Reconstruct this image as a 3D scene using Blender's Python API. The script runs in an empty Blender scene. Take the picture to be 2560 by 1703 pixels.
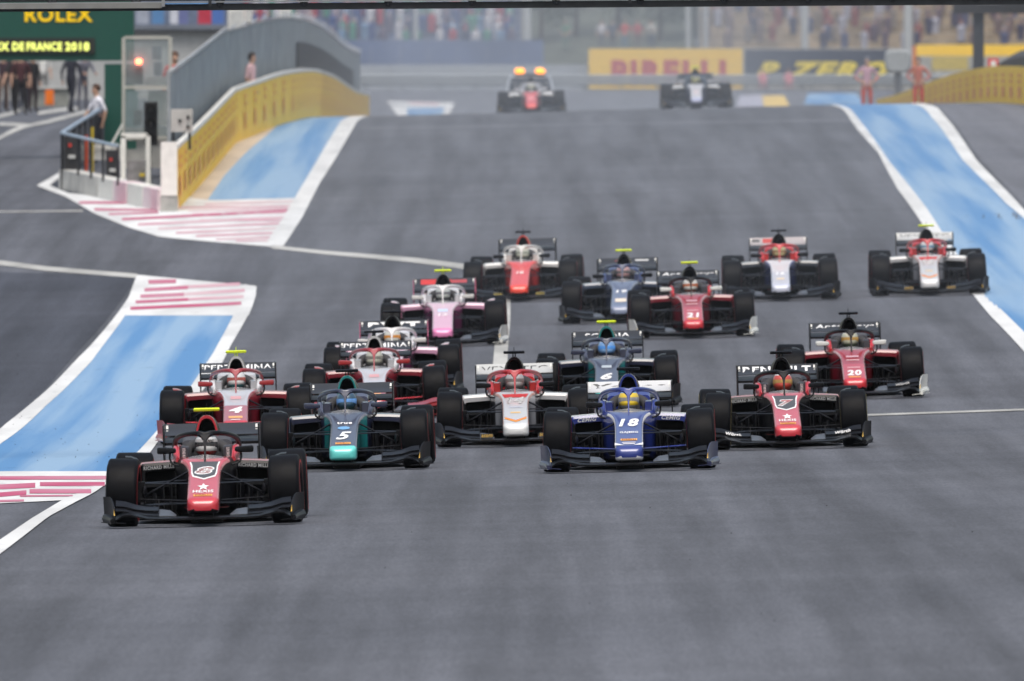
import bpy, math, random
from mathutils import Vector, Matrix
random.seed(7)
R = math.radians
S = bpy.context.scene
COL = S.collection

# ------------------------------------------------------------------ camera
W0, H0 = 2560.0, 1703.0
LENS = 700.0
F = LENS / 36.0 * W0                     # focal length in photo pixels
CAMZ = 5.2
PITCH = math.atan(851.5 / F)
cd = bpy.data.cameras.new('camera')
cd.lens = LENS; cd.sensor_width = 36.0
cd.clip_start = 1.0; cd.clip_end = 6000.0
cd.dof.use_dof = True; cd.dof.focus_distance = 212.0; cd.dof.aperture_fstop = 8.2
cam = bpy.data.objects.new('camera', cd); COL.objects.link(cam)
cam.location = (0, 0, CAMZ); cam.rotation_euler = (R(90) - PITCH, 0, 0)
S.camera = cam

# ------------------------------------------------------------------ sky, sun, exposure (bright overcast)
SUN_EL, SUN_ROT = R(66), R(178)
wd = bpy.data.worlds.new('World'); S.world = wd; wd.use_nodes = True
nt = wd.node_tree; nt.nodes.clear()
sky = nt.nodes.new('ShaderNodeTexSky'); sky.sky_type = 'NISHITA'; sky.sun_disc = False
sky.sun_elevation = SUN_EL; sky.sun_rotation = SUN_ROT
sky.air_density = 1.6; sky.dust_density = 6.0; sky.ozone_density = 1.0
hsv = nt.nodes.new('ShaderNodeHueSaturation'); hsv.inputs['Saturation'].default_value = 0.8
bgn = nt.nodes.new('ShaderNodeBackground'); bgn.inputs['Strength'].default_value = 0.12
wo = nt.nodes.new('ShaderNodeOutputWorld')
nt.links.new(sky.outputs[0], hsv.inputs['Color']); nt.links.new(hsv.outputs[0], bgn.inputs[0])
nt.links.new(bgn.outputs[0], wo.inputs[0])
sl = bpy.data.lights.new('sun', 'SUN'); sl.energy = 1.3; sl.angle = R(40); sl.color = (1.0, 0.985, 0.96)
so = bpy.data.objects.new('sun', sl); COL.objects.link(so)
# sun over the photographer's shoulder
sd = Vector((math.sin(SUN_ROT) * math.cos(SUN_EL), math.cos(SUN_ROT) * math.cos(SUN_EL), math.sin(SUN_EL)))
so.rotation_euler = sd.to_track_quat('Z', 'Y').to_euler()
S.view_settings.view_transform = 'Standard'; S.view_settings.look = 'None'
S.view_settings.exposure = 0.42; S.view_settings.gamma = 1.0
S.render.engine = 'CYCLES'

# ------------------------------------------------------------------ terrain
PROF = [(-200, .9), (0, .62), (120, .55), (160, .42), (191, .21), (217, .03), (243, -.14), (258, -.19), (275, -.14),
        (298, .03), (322, .2), (340, .42), (362, .73), (377, .95), (425, 1.45), (480, 2.05), (505, 2.25), (530, 2.2),
        (560, 1.95), (640, 1.0), (750, .35), (850, .2), (1300, .2), (4000, .2)]
def _slopes():
    n = len(PROF); d = [(PROF[i+1][1]-PROF[i][1])/(PROF[i+1][0]-PROF[i][0]) for i in range(n-1)]
    m = [d[0]]
    for i in range(1, n-1):
        if d[i-1]*d[i] <= 0: m.append(0.0)
        else:
            h0 = PROF[i][0]-PROF[i-1][0]; h1 = PROF[i+1][0]-PROF[i][0]
            w1 = 2*h1+h0; w2 = h1+2*h0
            m.append((w1+w2)/(w1/d[i-1]+w2/d[i]))
    m.append(d[-1]); return m
PM = _slopes()
def prof(y):
    if y <= PROF[0][0]: return PROF[0][1]
    if y >= PROF[-1][0]: return PROF[-1][1]
    for i in range(len(PROF)-1):
        if y <= PROF[i+1][0]: break
    x0, y0 = PROF[i]; x1, y1 = PROF[i+1]; h = x1-x0; t = (y-x0)/h
    return ((2*t**3-3*t*t+1)*y0 + (t**3-2*t*t+t)*h*PM[i] + (-2*t**3+3*t*t)*y1 + (t**3-t*t)*h*PM[i+1])
def sstep(a, b, x):
    t = min(1, max(0, (x-a)/(b-a))); return t*t*(3-2*t)
def ground(x, y):
    c = 0.026*14*math.tanh(x/14.0)*(1-sstep(540, 720, y))
    z = prof(y)
    if y > 505 and x < -6.8:
        pit = 2.25 - 0.0003*(y-505)
        w = sstep(-6.8, -9.5, x)*(1-sstep(760, 1000, y))
        c2 = 0.026*14*math.tanh(x/14.0)
        return (z+c)*(1-w) + (pit+c2)*w
    return z + c
CY, SY = math.cos(PITCH), math.sin(PITCH)
def ray(px, py):
    u = (px-1280.0)/F; v = (851.5-py)/F
    return Vector((u, CY+v*SY, -SY+v*CY))
def at(px, py, Y):
    d = ray(px, py); t = Y/d.y
    return Vector((d.x*t, Y, CAMZ+d.z*t))
def gp(px, py, ymax=1400):
    d = ray(px, py); y = 120.0; st = 3.0
    f0 = CAMZ + d.z/d.y*y - ground(d.x/d.y*y, y)
    while y < ymax:
        y2 = y+st
        f1 = CAMZ + d.z/d.y*y2 - ground(d.x/d.y*y2, y2)
        if f1 <= 0:
            a, b = y, y2
            for _ in range(24):
                m = (a+b)/2
                if CAMZ + d.z/d.y*m - ground(d.x/d.y*m, m) > 0: a = m
                else: b = m
            y = b; break
        y = y2
    x = d.x/d.y*y
    return Vector((x, y, ground(x, y)))
def gz(x, y, dz=0.0): return Vector((x, y, ground(x, y)+dz))

# ------------------------------------------------------------------ materials
MATS = {}
def lk(m, a, b): m.node_tree.links.new(a, b)
def mat(name, col, rough=0.5, metal=0.0, coat=0.0, var=0.08, scale=6.0, spec=0.5, emit=None, es=0.0, bump=0.0, alpha=None):
    if name in MATS: return MATS[name]
    m = bpy.data.materials.new(name); m.use_nodes = True
    n = m.node_tree.nodes; b = n['Principled BSDF']
    b.inputs['Roughness'].default_value = rough; b.inputs['Metallic'].default_value = metal
    b.inputs['Coat Weight'].default_value = coat; b.inputs['Coat Roughness'].default_value = 0.08
    b.inputs['Specular IOR Level'].default_value = spec
    tc = n.new('ShaderNodeTexCoord'); no = n.new('ShaderNodeTexNoise')
    no.inputs['Scale'].default_value = scale; no.inputs['Detail'].default_value = 5.0
    lk(m, tc.outputs['Object'], no.inputs['Vector'])
    rp = n.new('ShaderNodeValToRGB')
    c0 = [max(0, c*(1-var*1.6)) for c in col]; c1 = [min(1, c*(1+var)) for c in col]
    rp.color_ramp.elements[0].color = (*c0, 1); rp.color_ramp.elements[1].color = (*c1, 1)
    rp.color_ramp.elements[0].position = .3; rp.color_ramp.elements[1].position = .7
    lk(m, no.outputs['Fac'], rp.inputs[0]); lk(m, rp.outputs[0], b.inputs['Base Color'])
    if bump:
        bp = n.new('ShaderNodeBump'); bp.inputs['Strength'].default_value = bump
        lk(m, no.outputs['Fac'], bp.inputs['Height']); lk(m, bp.outputs[0], b.inputs['Normal'])
    if emit: 
        b.inputs['Emission Color'].default_value = (*emit, 1); b.inputs['Emission Strength'].default_value = es
    if alpha is not None: b.inputs['Alpha'].default_value = alpha
    MATS[name] = m
    return m
def hx(h, k=1.0):
    h = h.lstrip('#'); o = []
    for i in (0, 2, 4):
        c = int(h[i:i+2], 16)/255.0
        o.append(k*(c/12.92 if c <= .04045 else ((c+.055)/1.055)**2.4))
    return tuple(o)
def paint(col): # car paint, one per colour
    return mat('paint_%.3f_%.3f_%.3f' % tuple(col), col, rough=0.3, coat=1.0, var=0.04, scale=3.0)
def flat(col): return mat('print_%.3f_%.3f_%.3f' % tuple(col), col, rough=0.55, var=0.03, scale=20.0)
BLACK = mat('carbon_black', (.0055, .0056, .0075), rough=0.32, var=0.25, scale=30, spec=.22)
DARK = mat('opening_shade', (.004, .004, .005), rough=0.8, var=0.1)  # near-black colour standing in for shade inside openings
RUBBER = mat('tyre_rubber', (.0042, .0044, .0058), rough=0.5, var=0.3, scale=14, bump=0.03, spec=.09)
METAL = mat('grey_metal', (.22, .23, .25), rough=0.45, metal=0.6, var=0.15)
CONC = mat('concrete', (.36, .36, .34), rough=0.85, var=0.2, scale=2.5, bump=0.1)

# ------------------------------------------------------------------ mesh builder
class MB:
    def __init__(s): s.v = []; s.f = []; s.m = []
    def vert(s, p): s.v.append(tuple(p)); return len(s.v)-1
    def face(s, idx, m=0): s.f.append(tuple(idx)); s.m.append(m)
    def quad(s, a, b, c, d, m=0):
        i = len(s.v); s.v += [tuple(a), tuple(b), tuple(c), tuple(d)]; s.face((i, i+1, i+2, i+3), m)
    def box(s, c, d, m=0, rot=None):
        cx, cy, cz = c; dx, dy, dz = d[0]/2, d[1]/2, d[2]/2
        P = [Vector((a*dx, b*dy, e*dz)) for a, b, e in ((-1,-1,-1),(1,-1,-1),(1,1,-1),(-1,1,-1),(-1,-1,1),(1,-1,1),(1,1,1),(-1,1,1))]
        if rot is not None: P = [rot @ p for p in P]
        i = len(s.v); s.v += [(p.x+cx, p.y+cy, p.z+cz) for p in P]
        for q in ((0,3,2,1),(4,5,6,7),(0,1,5,4),(1,2,6,5),(2,3,7,6),(3,0,4,7)): s.face([i+k for k in q], m)
    def loft(s, rings, closed=True, cap=True, mf=None, m=0):
        i0 = len(s.v); n = len(rings[0])
        for r in rings: s.v += [tuple(p) for p in r]
        for a in range(len(rings)-1):
            for j in range(n if closed else n-1):
                k = (j+1) % n
                s.face((i0+a*n+j, i0+a*n+k, i0+(a+1)*n+k, i0+(a+1)*n+j), mf(a, j) if mf else m)
        if cap and closed:
            s.face([i0+j for j in range(n)][::-1], mf(0, -1) if mf else m)
            s.face([i0+(len(rings)-1)*n+j for j in range(n)], mf(len(rings)-1, -1) if mf else m)
    def tube(s, pts, r, n=8, m=0, cap=True):
        pts = [Vector(p) for p in pts]; rr = r if isinstance(r, (list, tuple)) else [r]*len(pts)
        rings = []; up = None
        for i, p in enumerate(pts):
            t = (pts[min(i+1, len(pts)-1)]-pts[max(i-1, 0)]).normalized()
            if up is None: up = Vector((0, 0, 1)) if abs(t.z) < .9 else Vector((1, 0, 0))
            a = t.cross(up).normalized(); b = a.cross(t).normalized(); up = b
            rings.append([p + a*math.cos(2*math.pi*k/n)*rr[i] + b*math.sin(2*math.pi*k/n)*rr[i] for k in range(n)])
        s.loft(rings, True, cap, m=m)
    def lathe_x(s, prof, n=40, m=0, c=(0, 0, 0), mf=None):  # profile (x, r) about the x axis
        rings = [[(c[0]+x, c[1]+r*math.cos(2*math.pi*k/n), c[2]+r*math.sin(2*math.pi*k/n)) for k in range(n)] for x, r in prof]
        s.loft(rings, True, False, mf=mf, m=m)
    def lathe_z(s, prof, n=24, m=0, c=(0, 0, 0), cap=True, mf=None):
        rings = [[(c[0]+r*math.cos(2*math.pi*k/n), c[1]+r*math.sin(2*math.pi*k/n), c[2]+z) for k in range(n)] for z, r in prof]
        s.loft(rings, True, cap, mf=mf, m=m)
    def add(s, o, off=(0, 0, 0), m=None, sc=1.0):
        i = len(s.v); s.v += [(p[0]*sc+off[0], p[1]*sc+off[1], p[2]*sc+off[2]) for p in o.v]
        for f, mm in zip(o.f, o.m): s.face([i+k for k in f], mm if m is None else m)
    def mesh(s, name, nm=None, smooth=False, ang=None):
        me = bpy.data.meshes.new(name); me.from_pydata(s.v, [], s.f); 
        k = nm or (max(s.m)+1 if s.m else 1)
        for _ in range(k): me.materials.append(None)
        me.polygons.foreach_set('material_index', s.m)
        me.update()
        if smooth:
            me.polygons.foreach_set('use_smooth', [True]*len(me.polygons))
            try: me.set_sharp_from_angle(angle=R(ang or 35))
            except Exception: pass
        return me
def place(name, me, mats, parent=None, loc=None, label=None, cat=None, group=None, kind=None, mw=None):
    o = bpy.data.objects.new(name, me); COL.objects.link(o)
    if not isinstance(mats, (list, tuple)): mats = [mats]
    if me is not None:
        for i, sl_ in enumerate(o.material_slots):
            sl_.link = 'OBJECT'; sl_.material = mats[min(i, len(mats)-1)]
    if parent: o.parent = parent
    if loc is not None: o.location = loc
    if mw is not None: o.matrix_local = mw
    tag(o, label, cat, group, kind)
    return o
def tag(o, label=None, cat=None, group=None, kind=None):
    if label: o['label'] = label
    if cat: o['category'] = cat
    if group: o['group'] = group
    if kind: o['kind'] = kind
def empty(name, loc, rz=0.0, label=None, cat=None, group=None, mw=None):
    o = bpy.data.objects.new(name, None); COL.objects.link(o); o.empty_display_size = .2
    o.location = loc; o.rotation_euler = (0, 0, rz)
    if mw is not None: o.matrix_world = mw
    tag(o, label, cat, group); return o
def build(name, mb, mats, parent=None, loc=None, smooth=False, ang=None, **k):
    return place(name, mb.mesh(name, smooth=smooth, ang=ang), mats, parent, loc, **k)

# ------------------------------------------------------------------ lettering (text outlines turned into mesh once, cached)
TXT = {}
def text(s, bold=0.0, shear=0.0):
    """flat text: list of 2D points, faces; width normalised to 1, height to 1 (cap box)"""
    k = (s, bold, shear)
    if k in TXT: return TXT[k]
    cu = bpy.data.curves.new('t', 'FONT'); cu.body = s; cu.offset = bold; cu.shear = shear; cu.resolution_u = 3
    cu.space_character = 1.0 + bold*4
    ob = bpy.data.objects.new('t', cu); COL.objects.link(ob)
    dg = bpy.context.evaluated_depsgraph_get(); dg.update()
    me = bpy.data.meshes.new_from_object(ob.evaluated_get(dg))
    P = [(v.co.x, v.co.y) for v in me.vertices]; FC = [tuple(p.vertices) for p in me.polygons]
    bpy.data.objects.remove(ob); bpy.data.meshes.remove(me); bpy.data.curves.remove(cu)
    x0 = min(p[0] for p in P); x1 = max(p[0] for p in P); y0 = min(p[1] for p in P); y1 = max(p[1] for p in P)
    P = [((p[0]-x0)/(x1-x0)-.5, (p[1]-y0)/(y1-y0)-.5) for p in P]
    TXT[k] = (P, FC); return TXT[k]
def text_mb(s, fn, bold=0.0, shear=0.0, mb=None, m=0):
    P, FC = text(s, bold, shear); mb = mb or MB(); i = len(mb.v)
    for p in P: mb.v.append(tuple(fn(p[0], p[1])))
    for f in FC: mb.face([i+k for k in f], m)
    return mb
DRV = {}
# warm the lettering cache while the scene is still empty
for a in [('8',.03,.25),('7',.03,.25),('5',.03,.3),('6',.03,.3),('18',.04,.2),('14',.03,.2),('15',.03,.2),('4',.04,.2),('3',.04,.2),
          ('20',.04,.1),('21',.04,.1),('12',.04,.1),('11',.04,.1),('9',.04,.1),('10',.04,.1),('16',.04,.1),('8',.075,.25),('7',.075,.25),
          ('HEXIS',.02,0),('PIRELLI',.03,0),('true',.03,0),('GAJMIG',.02,0),('CEMIG',.04,.3),('RICHARD MILLE',.03,0),
          ('RENAULT',.04,0),('Youse',.02,.3),('VEXATEC',0,0),('PERTAMINA',.02,0),('Antonveys',.03,.2),('SOFINA',.02,0),('BWT',.06,0),
          ('AMG',.03,.3),('W\u00fcrth',.04,.3),('ROLEX',.03,0),('GRAND',.03,0),('PRIX',.03,0),('DE',.03,0),('FRANCE',.03,0),('2018',.03,0),('P ZERO',.06,.4),('acorn',.03,.2)]:
    text(*a)

# ------------------------------------------------------------------ asphalt
def asphalt(name, c0, c1, streak=.35):
    m = bpy.data.materials.new(name); m.use_nodes = True; n = m.node_tree.nodes; b = n['Principled BSDF']
    tc = n.new('ShaderNodeTexCoord')
    def noise(sc, scale, det=6, rough=.55):
        mp = n.new('ShaderNodeMapping'); mp.inputs['Scale'].default_value = sc
        lk(m, tc.outputs['Object'], mp.inputs[0]); q = n.new('ShaderNodeTexNoise')
        q.inputs['Scale'].default_value = scale; q.inputs['Detail'].default_value = det; q.inputs['Roughness'].default_value = rough
        lk(m, mp.outputs[0], q.inputs['Vector']); return q
    big = noise((1, .35, 1), .16, 5)            # broad patches of wear
    stk = noise((1.6, .022, 1), 1.0, 5)         # tyre streaks along the driving line
    xs = noise((.05, .3, 1), 1.0, 4)            # seams and bands across the track
    fine = noise((1, 1, 1), 22.0, 3, .7)        # stone grain
    def mix(t, f, a, bb):
        q = n.new('ShaderNodeMix'); q.data_type = 'RGBA'; q.blend_type = t; q.inputs['Factor'].default_value = f
        for s_, src in ((6, a), (7, bb)):
            if isinstance(src, tuple): q.inputs[s_].default_value = src
            else: lk(m, src, q.inputs[s_])
        return q.outputs[2]
    rp = n.new('ShaderNodeValToRGB'); rp.color_ramp.elements[0].color = (*c0, 1); rp.color_ramp.elements[1].color = (*c1, 1)
    rp.color_ramp.elements[0].position = .3; rp.color_ramp.elements[1].position = .72
    lk(m, big.outputs['Fac'], rp.inputs[0])
    def grey(nd, lo, hi, a=.35, bpos=.65):
        q = n.new('ShaderNodeValToRGB'); q.color_ramp.elements[0].color = (lo, lo, lo, 1); q.color_ramp.elements[1].color = (hi, hi, hi, 1)
        q.color_ramp.elements[0].position = a; q.color_ramp.elements[1].position = bpos
        lk(m, nd.outputs['Fac'], q.inputs[0]); return q.outputs[0]
    c = mix('MULTIPLY', 1.0, rp.outputs[0], grey(stk, 1-streak, 1.06))
    c = mix('MULTIPLY', 1.0, c, grey(xs, .9, 1.05))
    c = mix('MULTIPLY', 1.0, c, grey(fine, .8, 1.2))
    c = mix('MULTIPLY', 1.0, c, grey(noise((5, .22, 1), 1.0, 4, .7), .95, 1.05))
    c = mix('MULTIPLY', 1.0, c, grey(noise((1, .05, 1), 38.0, 2, .6), .86, 1.14, .3, .7))   # stone aggregate
    lk(m, c, b.inputs['Base Color'])
    b.inputs['Roughness'].default_value = .88; b.inputs['Specular IOR Level'].default_value = .25
    bp = n.new('ShaderNodeBump'); bp.inputs['Strength'].default_value = .25; bp.inputs['Distance'].default_value = .01
    lk(m, fine.outputs['Fac'], bp.inputs['Height']); lk(m, bp.outputs[0], b.inputs['Normal'])
    return m
ASPH = asphalt('track_asphalt', (.091, .0975, .116), (.114, .121, .142))
ASPH2 = asphalt('runoff_asphalt', (.12, .127, .15), (.16, .168, .195), .2)
ASPH3 = asphalt('old_asphalt', (.05, .056, .074), (.064, .07, .09), .3)
def painted(name, col, wear=.35, worn=None, sx=1.2, sy=.12):
    m = bpy.data.materials.new(name); m.use_nodes = True; n = m.node_tree.nodes; b = n['Principled BSDF']
    tc = n.new('ShaderNodeTexCoord'); mp = n.new('ShaderNodeMapping'); mp.inputs['Scale'].default_value = (sx, sy, 1)
    lk(m, tc.outputs['Object'], mp.inputs[0]); q = n.new('ShaderNodeTexNoise'); q.inputs['Scale'].default_value = 1.0
    q.inputs['Detail'].default_value = 6; lk(m, mp.outputs[0], q.inputs['Vector'])
    rp = n.new('ShaderNodeValToRGB'); worn = worn or tuple(c*(1-wear) for c in col)
    rp.color_ramp.elements[0].color = (*worn, 1); rp.color_ramp.elements[1].color = (*col, 1)
    rp.color_ramp.elements[0].position = .4; rp.color_ramp.elements[1].position = .6
    lk(m, q.outputs['Fac'], rp.inputs[0])
    sp = n.new('ShaderNodeTexNoise'); sp.inputs['Scale'].default_value = 2.6; sp.inputs['Detail'].default_value = 3
    lk(m, tc.outputs['Object'], sp.inputs['Vector'])
    r2 = n.new('ShaderNodeValToRGB'); r2.color_ramp.elements[0].position = .27; r2.color_ramp.elements[0].color = (.35, .35, .37, 1)
    r2.color_ramp.elements[1].position = .3; r2.color_ramp.elements[1].color = (1, 1, 1, 1)
    lk(m, sp.outputs['Fac'], r2.inputs[0])
    x = n.new('ShaderNodeMix'); x.data_type = 'RGBA'; x.blend_type = 'MULTIPLY'; x.inputs['Factor'].default_value = .8
    lk(m, rp.outputs[0], x.inputs[6]); lk(m, r2.outputs[0], x.inputs[7]); lk(m, x.outputs[2], b.inputs['Base Color'])
    b.inputs['Roughness'].default_value = .7; b.inputs['Specular IOR Level'].default_value = .3
    return m
WHITE = painted('white_road_paint', (.66, .67, .67), .2)
GREYW = painted('worn_white_paint', (.45, .45, .43), .3)
BLUE = painted('blue_runoff_paint', (.225, .35, .5), worn=(.085, .22, .43), sx=1.6, sy=.018)
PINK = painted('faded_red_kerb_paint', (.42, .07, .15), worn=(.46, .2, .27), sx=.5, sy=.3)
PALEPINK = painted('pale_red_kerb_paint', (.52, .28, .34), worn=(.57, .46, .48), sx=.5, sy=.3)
BEIGE = painted('dusty_concrete_apron', (.55, .46, .36), .2)

# ------------------------------------------------------------------ ground: one sheet to the horizon
def ground_sheet():
    xs = [-900, -500, -300, -180, -120, -80, -60, -48, -40] + [-34+i*1.0 for i in range(0, 69)] + [40, 48, 60, 80, 120, 180, 300, 500, 900]
    ys = [-200, -100, -40, 0, 40, 80, 100] + [110+2*i for i in range(0, 470)] + [1060, 1080, 1100, 1140, 1200, 1300, 1500, 2000, 2600]
    mb = MB()
    for y in ys:
        for x in xs: mb.v.append((x, y, ground(x, y)))
    n = len(xs)
    for j in range(len(ys)-1):
        for i in range(n-1): mb.face((j*n+i, j*n+i+1, (j+1)*n+i+1, (j+1)*n+i))
    return build('ground', mb, ASPH, smooth=True, ang=60, kind='structure')
ground_sheet()

def resample(pts, n):
    pts = [Vector(p) for p in pts]; L = [0]
    for a, b in zip(pts, pts[1:]): L.append(L[-1]+(b-a).length)
    out = []
    for k in range(n+1):
        d = L[-1]*k/n; i = 0
        while i < len(L)-2 and L[i+1] < d: i += 1
        t = (d-L[i])/max(1e-9, L[i+1]-L[i]); out.append(pts[i].lerp(pts[i+1], min(1, max(0, t))))
    return out
def sheet(name, left, right, m, lift=.004, n=40, cols=4, parent=None, px=True, kind='structure'):
    """paint laid on the ground between two edge lines (photo points traced to the ground, or world x,y)"""
    L = [gp(*p) for p in left] if px else [Vector((*p, 0)) for p in left]
    Rr = [gp(*p) for p in right] if px else [Vector((*p, 0)) for p in right]
    L = resample([Vector((p.x, p.y, 0)) for p in L], n); Rr = resample([Vector((p.x, p.y, 0)) for p in Rr], n)
    mb = MB()
    for a, b in zip(L, Rr):
        for c in range(cols+1):
            p = a.lerp(b, c/cols); mb.v.append((p.x, p.y, ground(p.x, p.y)+lift))
    w = cols+1
    for j in range(n):
        for c in range(cols): mb.face((j*w+c, j*w+c+1, (j+1)*w+c+1, (j+1)*w+c))
    o = build(name, mb, m, parent, smooth=True, ang=60)
    if parent is None: o['kind'] = kind
    return o
def stripe(name, x1, y1, x2, y2, th, m, lift, parent=None, cols=10):
    return sheet(name, [(x1, y1-th/2), (x1, y1+th/2)], [(x2, y2-th/2), (x2, y2+th/2)], m, lift, n=2, cols=cols, parent=parent)

BLUSEAM = painted('brown_seam', (.2, .31, .45), .3)
# right: run-off asphalt, blue strip, two white edge lines (run on over the crest)
def on(pts, ends): return [tuple(gp(*p)[:2]) for p in pts] + ends
Ll = on([(2640, 965), (2560, 880), (2476, 791), (2431, 735), (2302, 556), (2244, 474), (2197, 385), (2146, 328)], [])
def run(pts, y2=545):                 # carry a line straight on past the crest
    (xa, ya), (xb, yb) = pts[-3], pts[-1]
    k = (xb-xa)/(yb-ya); return pts + [(xb+k*(yy-yb), yy) for yy in (y2-30, y2)]
Ll = run(Ll)
Lr = run(on([(2680, 950), (2560, 831), (2463, 733), (2355, 581), (2280, 474), (2220, 400), (2179, 340)], []))
Rl = run(on([(2640, 625), (2560, 547), (2516, 510), (2445, 438), (2406, 400), (2358, 328)], []))
Rr_ = run(on([(2640, 600), (2560, 525), (2498, 460), (2440, 400), (2383, 316)], []))
sheet('runoff', [(p[0]+.1, p[1]) for p in Rr_] , [(60, Rr_[0][1]), (60, 545)], ASPH2, .004, n=90, cols=10, px=False)
sheet('blue_strip', [(p[0]-.1, p[1]) for p in Lr], [(p[0]+.1, p[1]) for p in Rl], BLUE, .006, n=90, cols=6, px=False)
sheet('white_line', Ll, Lr, WHITE, .010, n=90, cols=2, px=False)
sheet('white_line', Rl, Rr_, WHITE, .010, n=90, cols=2, px=False)

# left, beyond the pit exit: kerb, blue strip, road edge line
Eo = on([(709, 615), (757, 543), (800, 458), (845, 388)], []); Eo = run(Eo)          # road side of the white edge
Ei = on([(662, 615), (710, 543), (752, 470), (800, 390)], []); Ei = run(Ei)
sheet('white_line', Ei, Eo, WHITE, .014, n=60, cols=2, px=False)
Bl = run(on([(512, 510), (560, 440), (612, 385), (665, 340)], []))
sheet('blue_strip', Bl, [(p[0]+.05, p[1]) for p in Ei], BLUE, .006, n=60, cols=6, px=False)
Ap = run(on([(440, 530), (500, 440), (560, 375), (620, 330)], []))
sheet('apron', [(p[0]-.2, p[1]) for p in Ap], [(p[0]+.05, p[1]) for p in Bl], BEIGE, .005, n=60, cols=4, px=False)
kb = sheet('kerb', [(92, 465), (163, 492), (238, 536), (322, 570), (400, 594), (557, 608), (679, 618)],
           [(141, 437), (320, 470), (520, 502), (780, 495), (757, 543), (730, 585), (709, 616)], WHITE, .009, n=40, cols=14)
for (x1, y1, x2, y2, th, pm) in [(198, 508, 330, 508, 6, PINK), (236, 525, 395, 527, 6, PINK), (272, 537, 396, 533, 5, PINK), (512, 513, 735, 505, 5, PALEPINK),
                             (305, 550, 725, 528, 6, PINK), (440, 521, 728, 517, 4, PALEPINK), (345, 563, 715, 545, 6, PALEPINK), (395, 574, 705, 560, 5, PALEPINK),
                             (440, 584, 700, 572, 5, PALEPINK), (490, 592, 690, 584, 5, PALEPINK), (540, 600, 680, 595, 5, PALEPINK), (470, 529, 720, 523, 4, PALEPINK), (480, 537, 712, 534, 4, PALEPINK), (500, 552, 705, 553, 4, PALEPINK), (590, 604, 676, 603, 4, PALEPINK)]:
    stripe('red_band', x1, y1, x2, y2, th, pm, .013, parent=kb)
sheet('asphalt_patch', [(124, 464), (172, 484), (238, 489)], [(149, 446), (200, 468), (250, 480)], ASPH3, .0115, n=12, cols=4)
# thick tip outline in fresh white
sheet('white_line', [(92, 465), (141, 437), (150, 430)], [(112, 466), (148, 447), (158, 436)], WHITE, .012, n=10, cols=2)
# pit exit lines
sheet('white_line', [(679, 614), (800, 627), (1032, 645), (1168, 662), (1240, 688), (1276, 735), (1276, 800), (1270, 871), (1268, 918), (1262, 1000)],
      [(679, 622), (800, 636), (1032, 657), (1168, 675), (1216, 695), (1246, 735), (1242, 800), (1236, 871), (1232, 918), (1224, 1000)], GREYW, .010, n=60, cols=2)
sheet('white_line', [(-60, 648), (0, 652), (113, 667), (342, 686)], [(-60, 660), (0, 664), (113, 678), (350, 697)], GREYW, .010, n=30, cols=2)
sheet('old_asphalt', [(-400, 668), (-400, 1100)], [(346, 690), (0, 1080)], ASPH3, .005, n=60, cols=10)
# near left: striped kerb, blue strip, white outlines
kb = sheet('kerb', [(342, 688), (322, 744), (300, 790)], [(640, 716), (640, 740), (622, 790)], WHITE, .009, n=20, cols=10)
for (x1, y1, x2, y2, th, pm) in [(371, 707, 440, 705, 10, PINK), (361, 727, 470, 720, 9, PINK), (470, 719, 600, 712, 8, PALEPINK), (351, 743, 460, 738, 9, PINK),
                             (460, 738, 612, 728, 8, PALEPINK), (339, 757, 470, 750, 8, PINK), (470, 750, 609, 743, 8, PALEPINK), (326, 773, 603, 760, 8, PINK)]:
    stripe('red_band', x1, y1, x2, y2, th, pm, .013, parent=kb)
sheet('blue_strip', [(312, 786), (226, 890), (129, 992), (30, 1080), (-120, 1182)], [(596, 776), (540, 886), (488, 957), (402, 1080), (290, 1185)], BLUE, .007, n=60, cols=6)
sheet('white_line', [(342, 690), (322, 744), (226, 866), (129, 966), (16, 1060), (-140, 1170)],
      [(372, 700), (318, 782), (228, 906), (115, 1016), (0, 1112), (-90, 1185)], WHITE, .011, n=60, cols=2)
sheet('white_line', [(612, 712), (590, 776), (532, 886), (484, 957), (400, 1069), (347, 1129), (262, 1200), (226, 1222), (160, 1250), (80, 1298), (0, 1352), (-90, 1415)],
      [(642, 720), (632, 766), (580, 860), (558, 905), (405, 1092), (374, 1135), (280, 1203), (232, 1236), (190, 1257), (120, 1295), (0, 1388), (-90, 1460)], WHITE, .012, n=90, cols=2)
kb = sheet('kerb', [(-150, 1180), (-150, 1268)], [(300, 1180), (170, 1252)], WHITE, .009, n=10, cols=12)
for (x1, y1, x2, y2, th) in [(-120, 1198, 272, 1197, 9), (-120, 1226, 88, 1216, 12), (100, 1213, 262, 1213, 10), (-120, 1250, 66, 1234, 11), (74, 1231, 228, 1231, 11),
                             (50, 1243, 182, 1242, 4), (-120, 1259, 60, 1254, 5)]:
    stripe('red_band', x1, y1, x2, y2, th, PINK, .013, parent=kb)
# timing line across the track, faint seams
stripe('timing_line', 2120, 1041, 2640, 1023, 4.5, GREYW, .009, cols=20)
stripe('timing_line', -60, 531, 208, 528, 3, GREYW, .009, cols=10)
stripe('asphalt_seam', 905, 322, 2130, 302, 5, ASPH2, .006, cols=30)
# pit lane paint
for pts in ([(-40, 362), (0, 345), (120, 305), (215, 280)], [(-40, 300), (0, 311), (70, 314)], [(-20, 296), (25, 285), (58, 273)], [(95, 284), (150, 276), (200, 271)]):
    sheet('white_line', [(a, b-4) for a, b in pts], [(a, b+4) for a, b in pts], GREYW, .010, n=20, cols=2)
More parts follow.
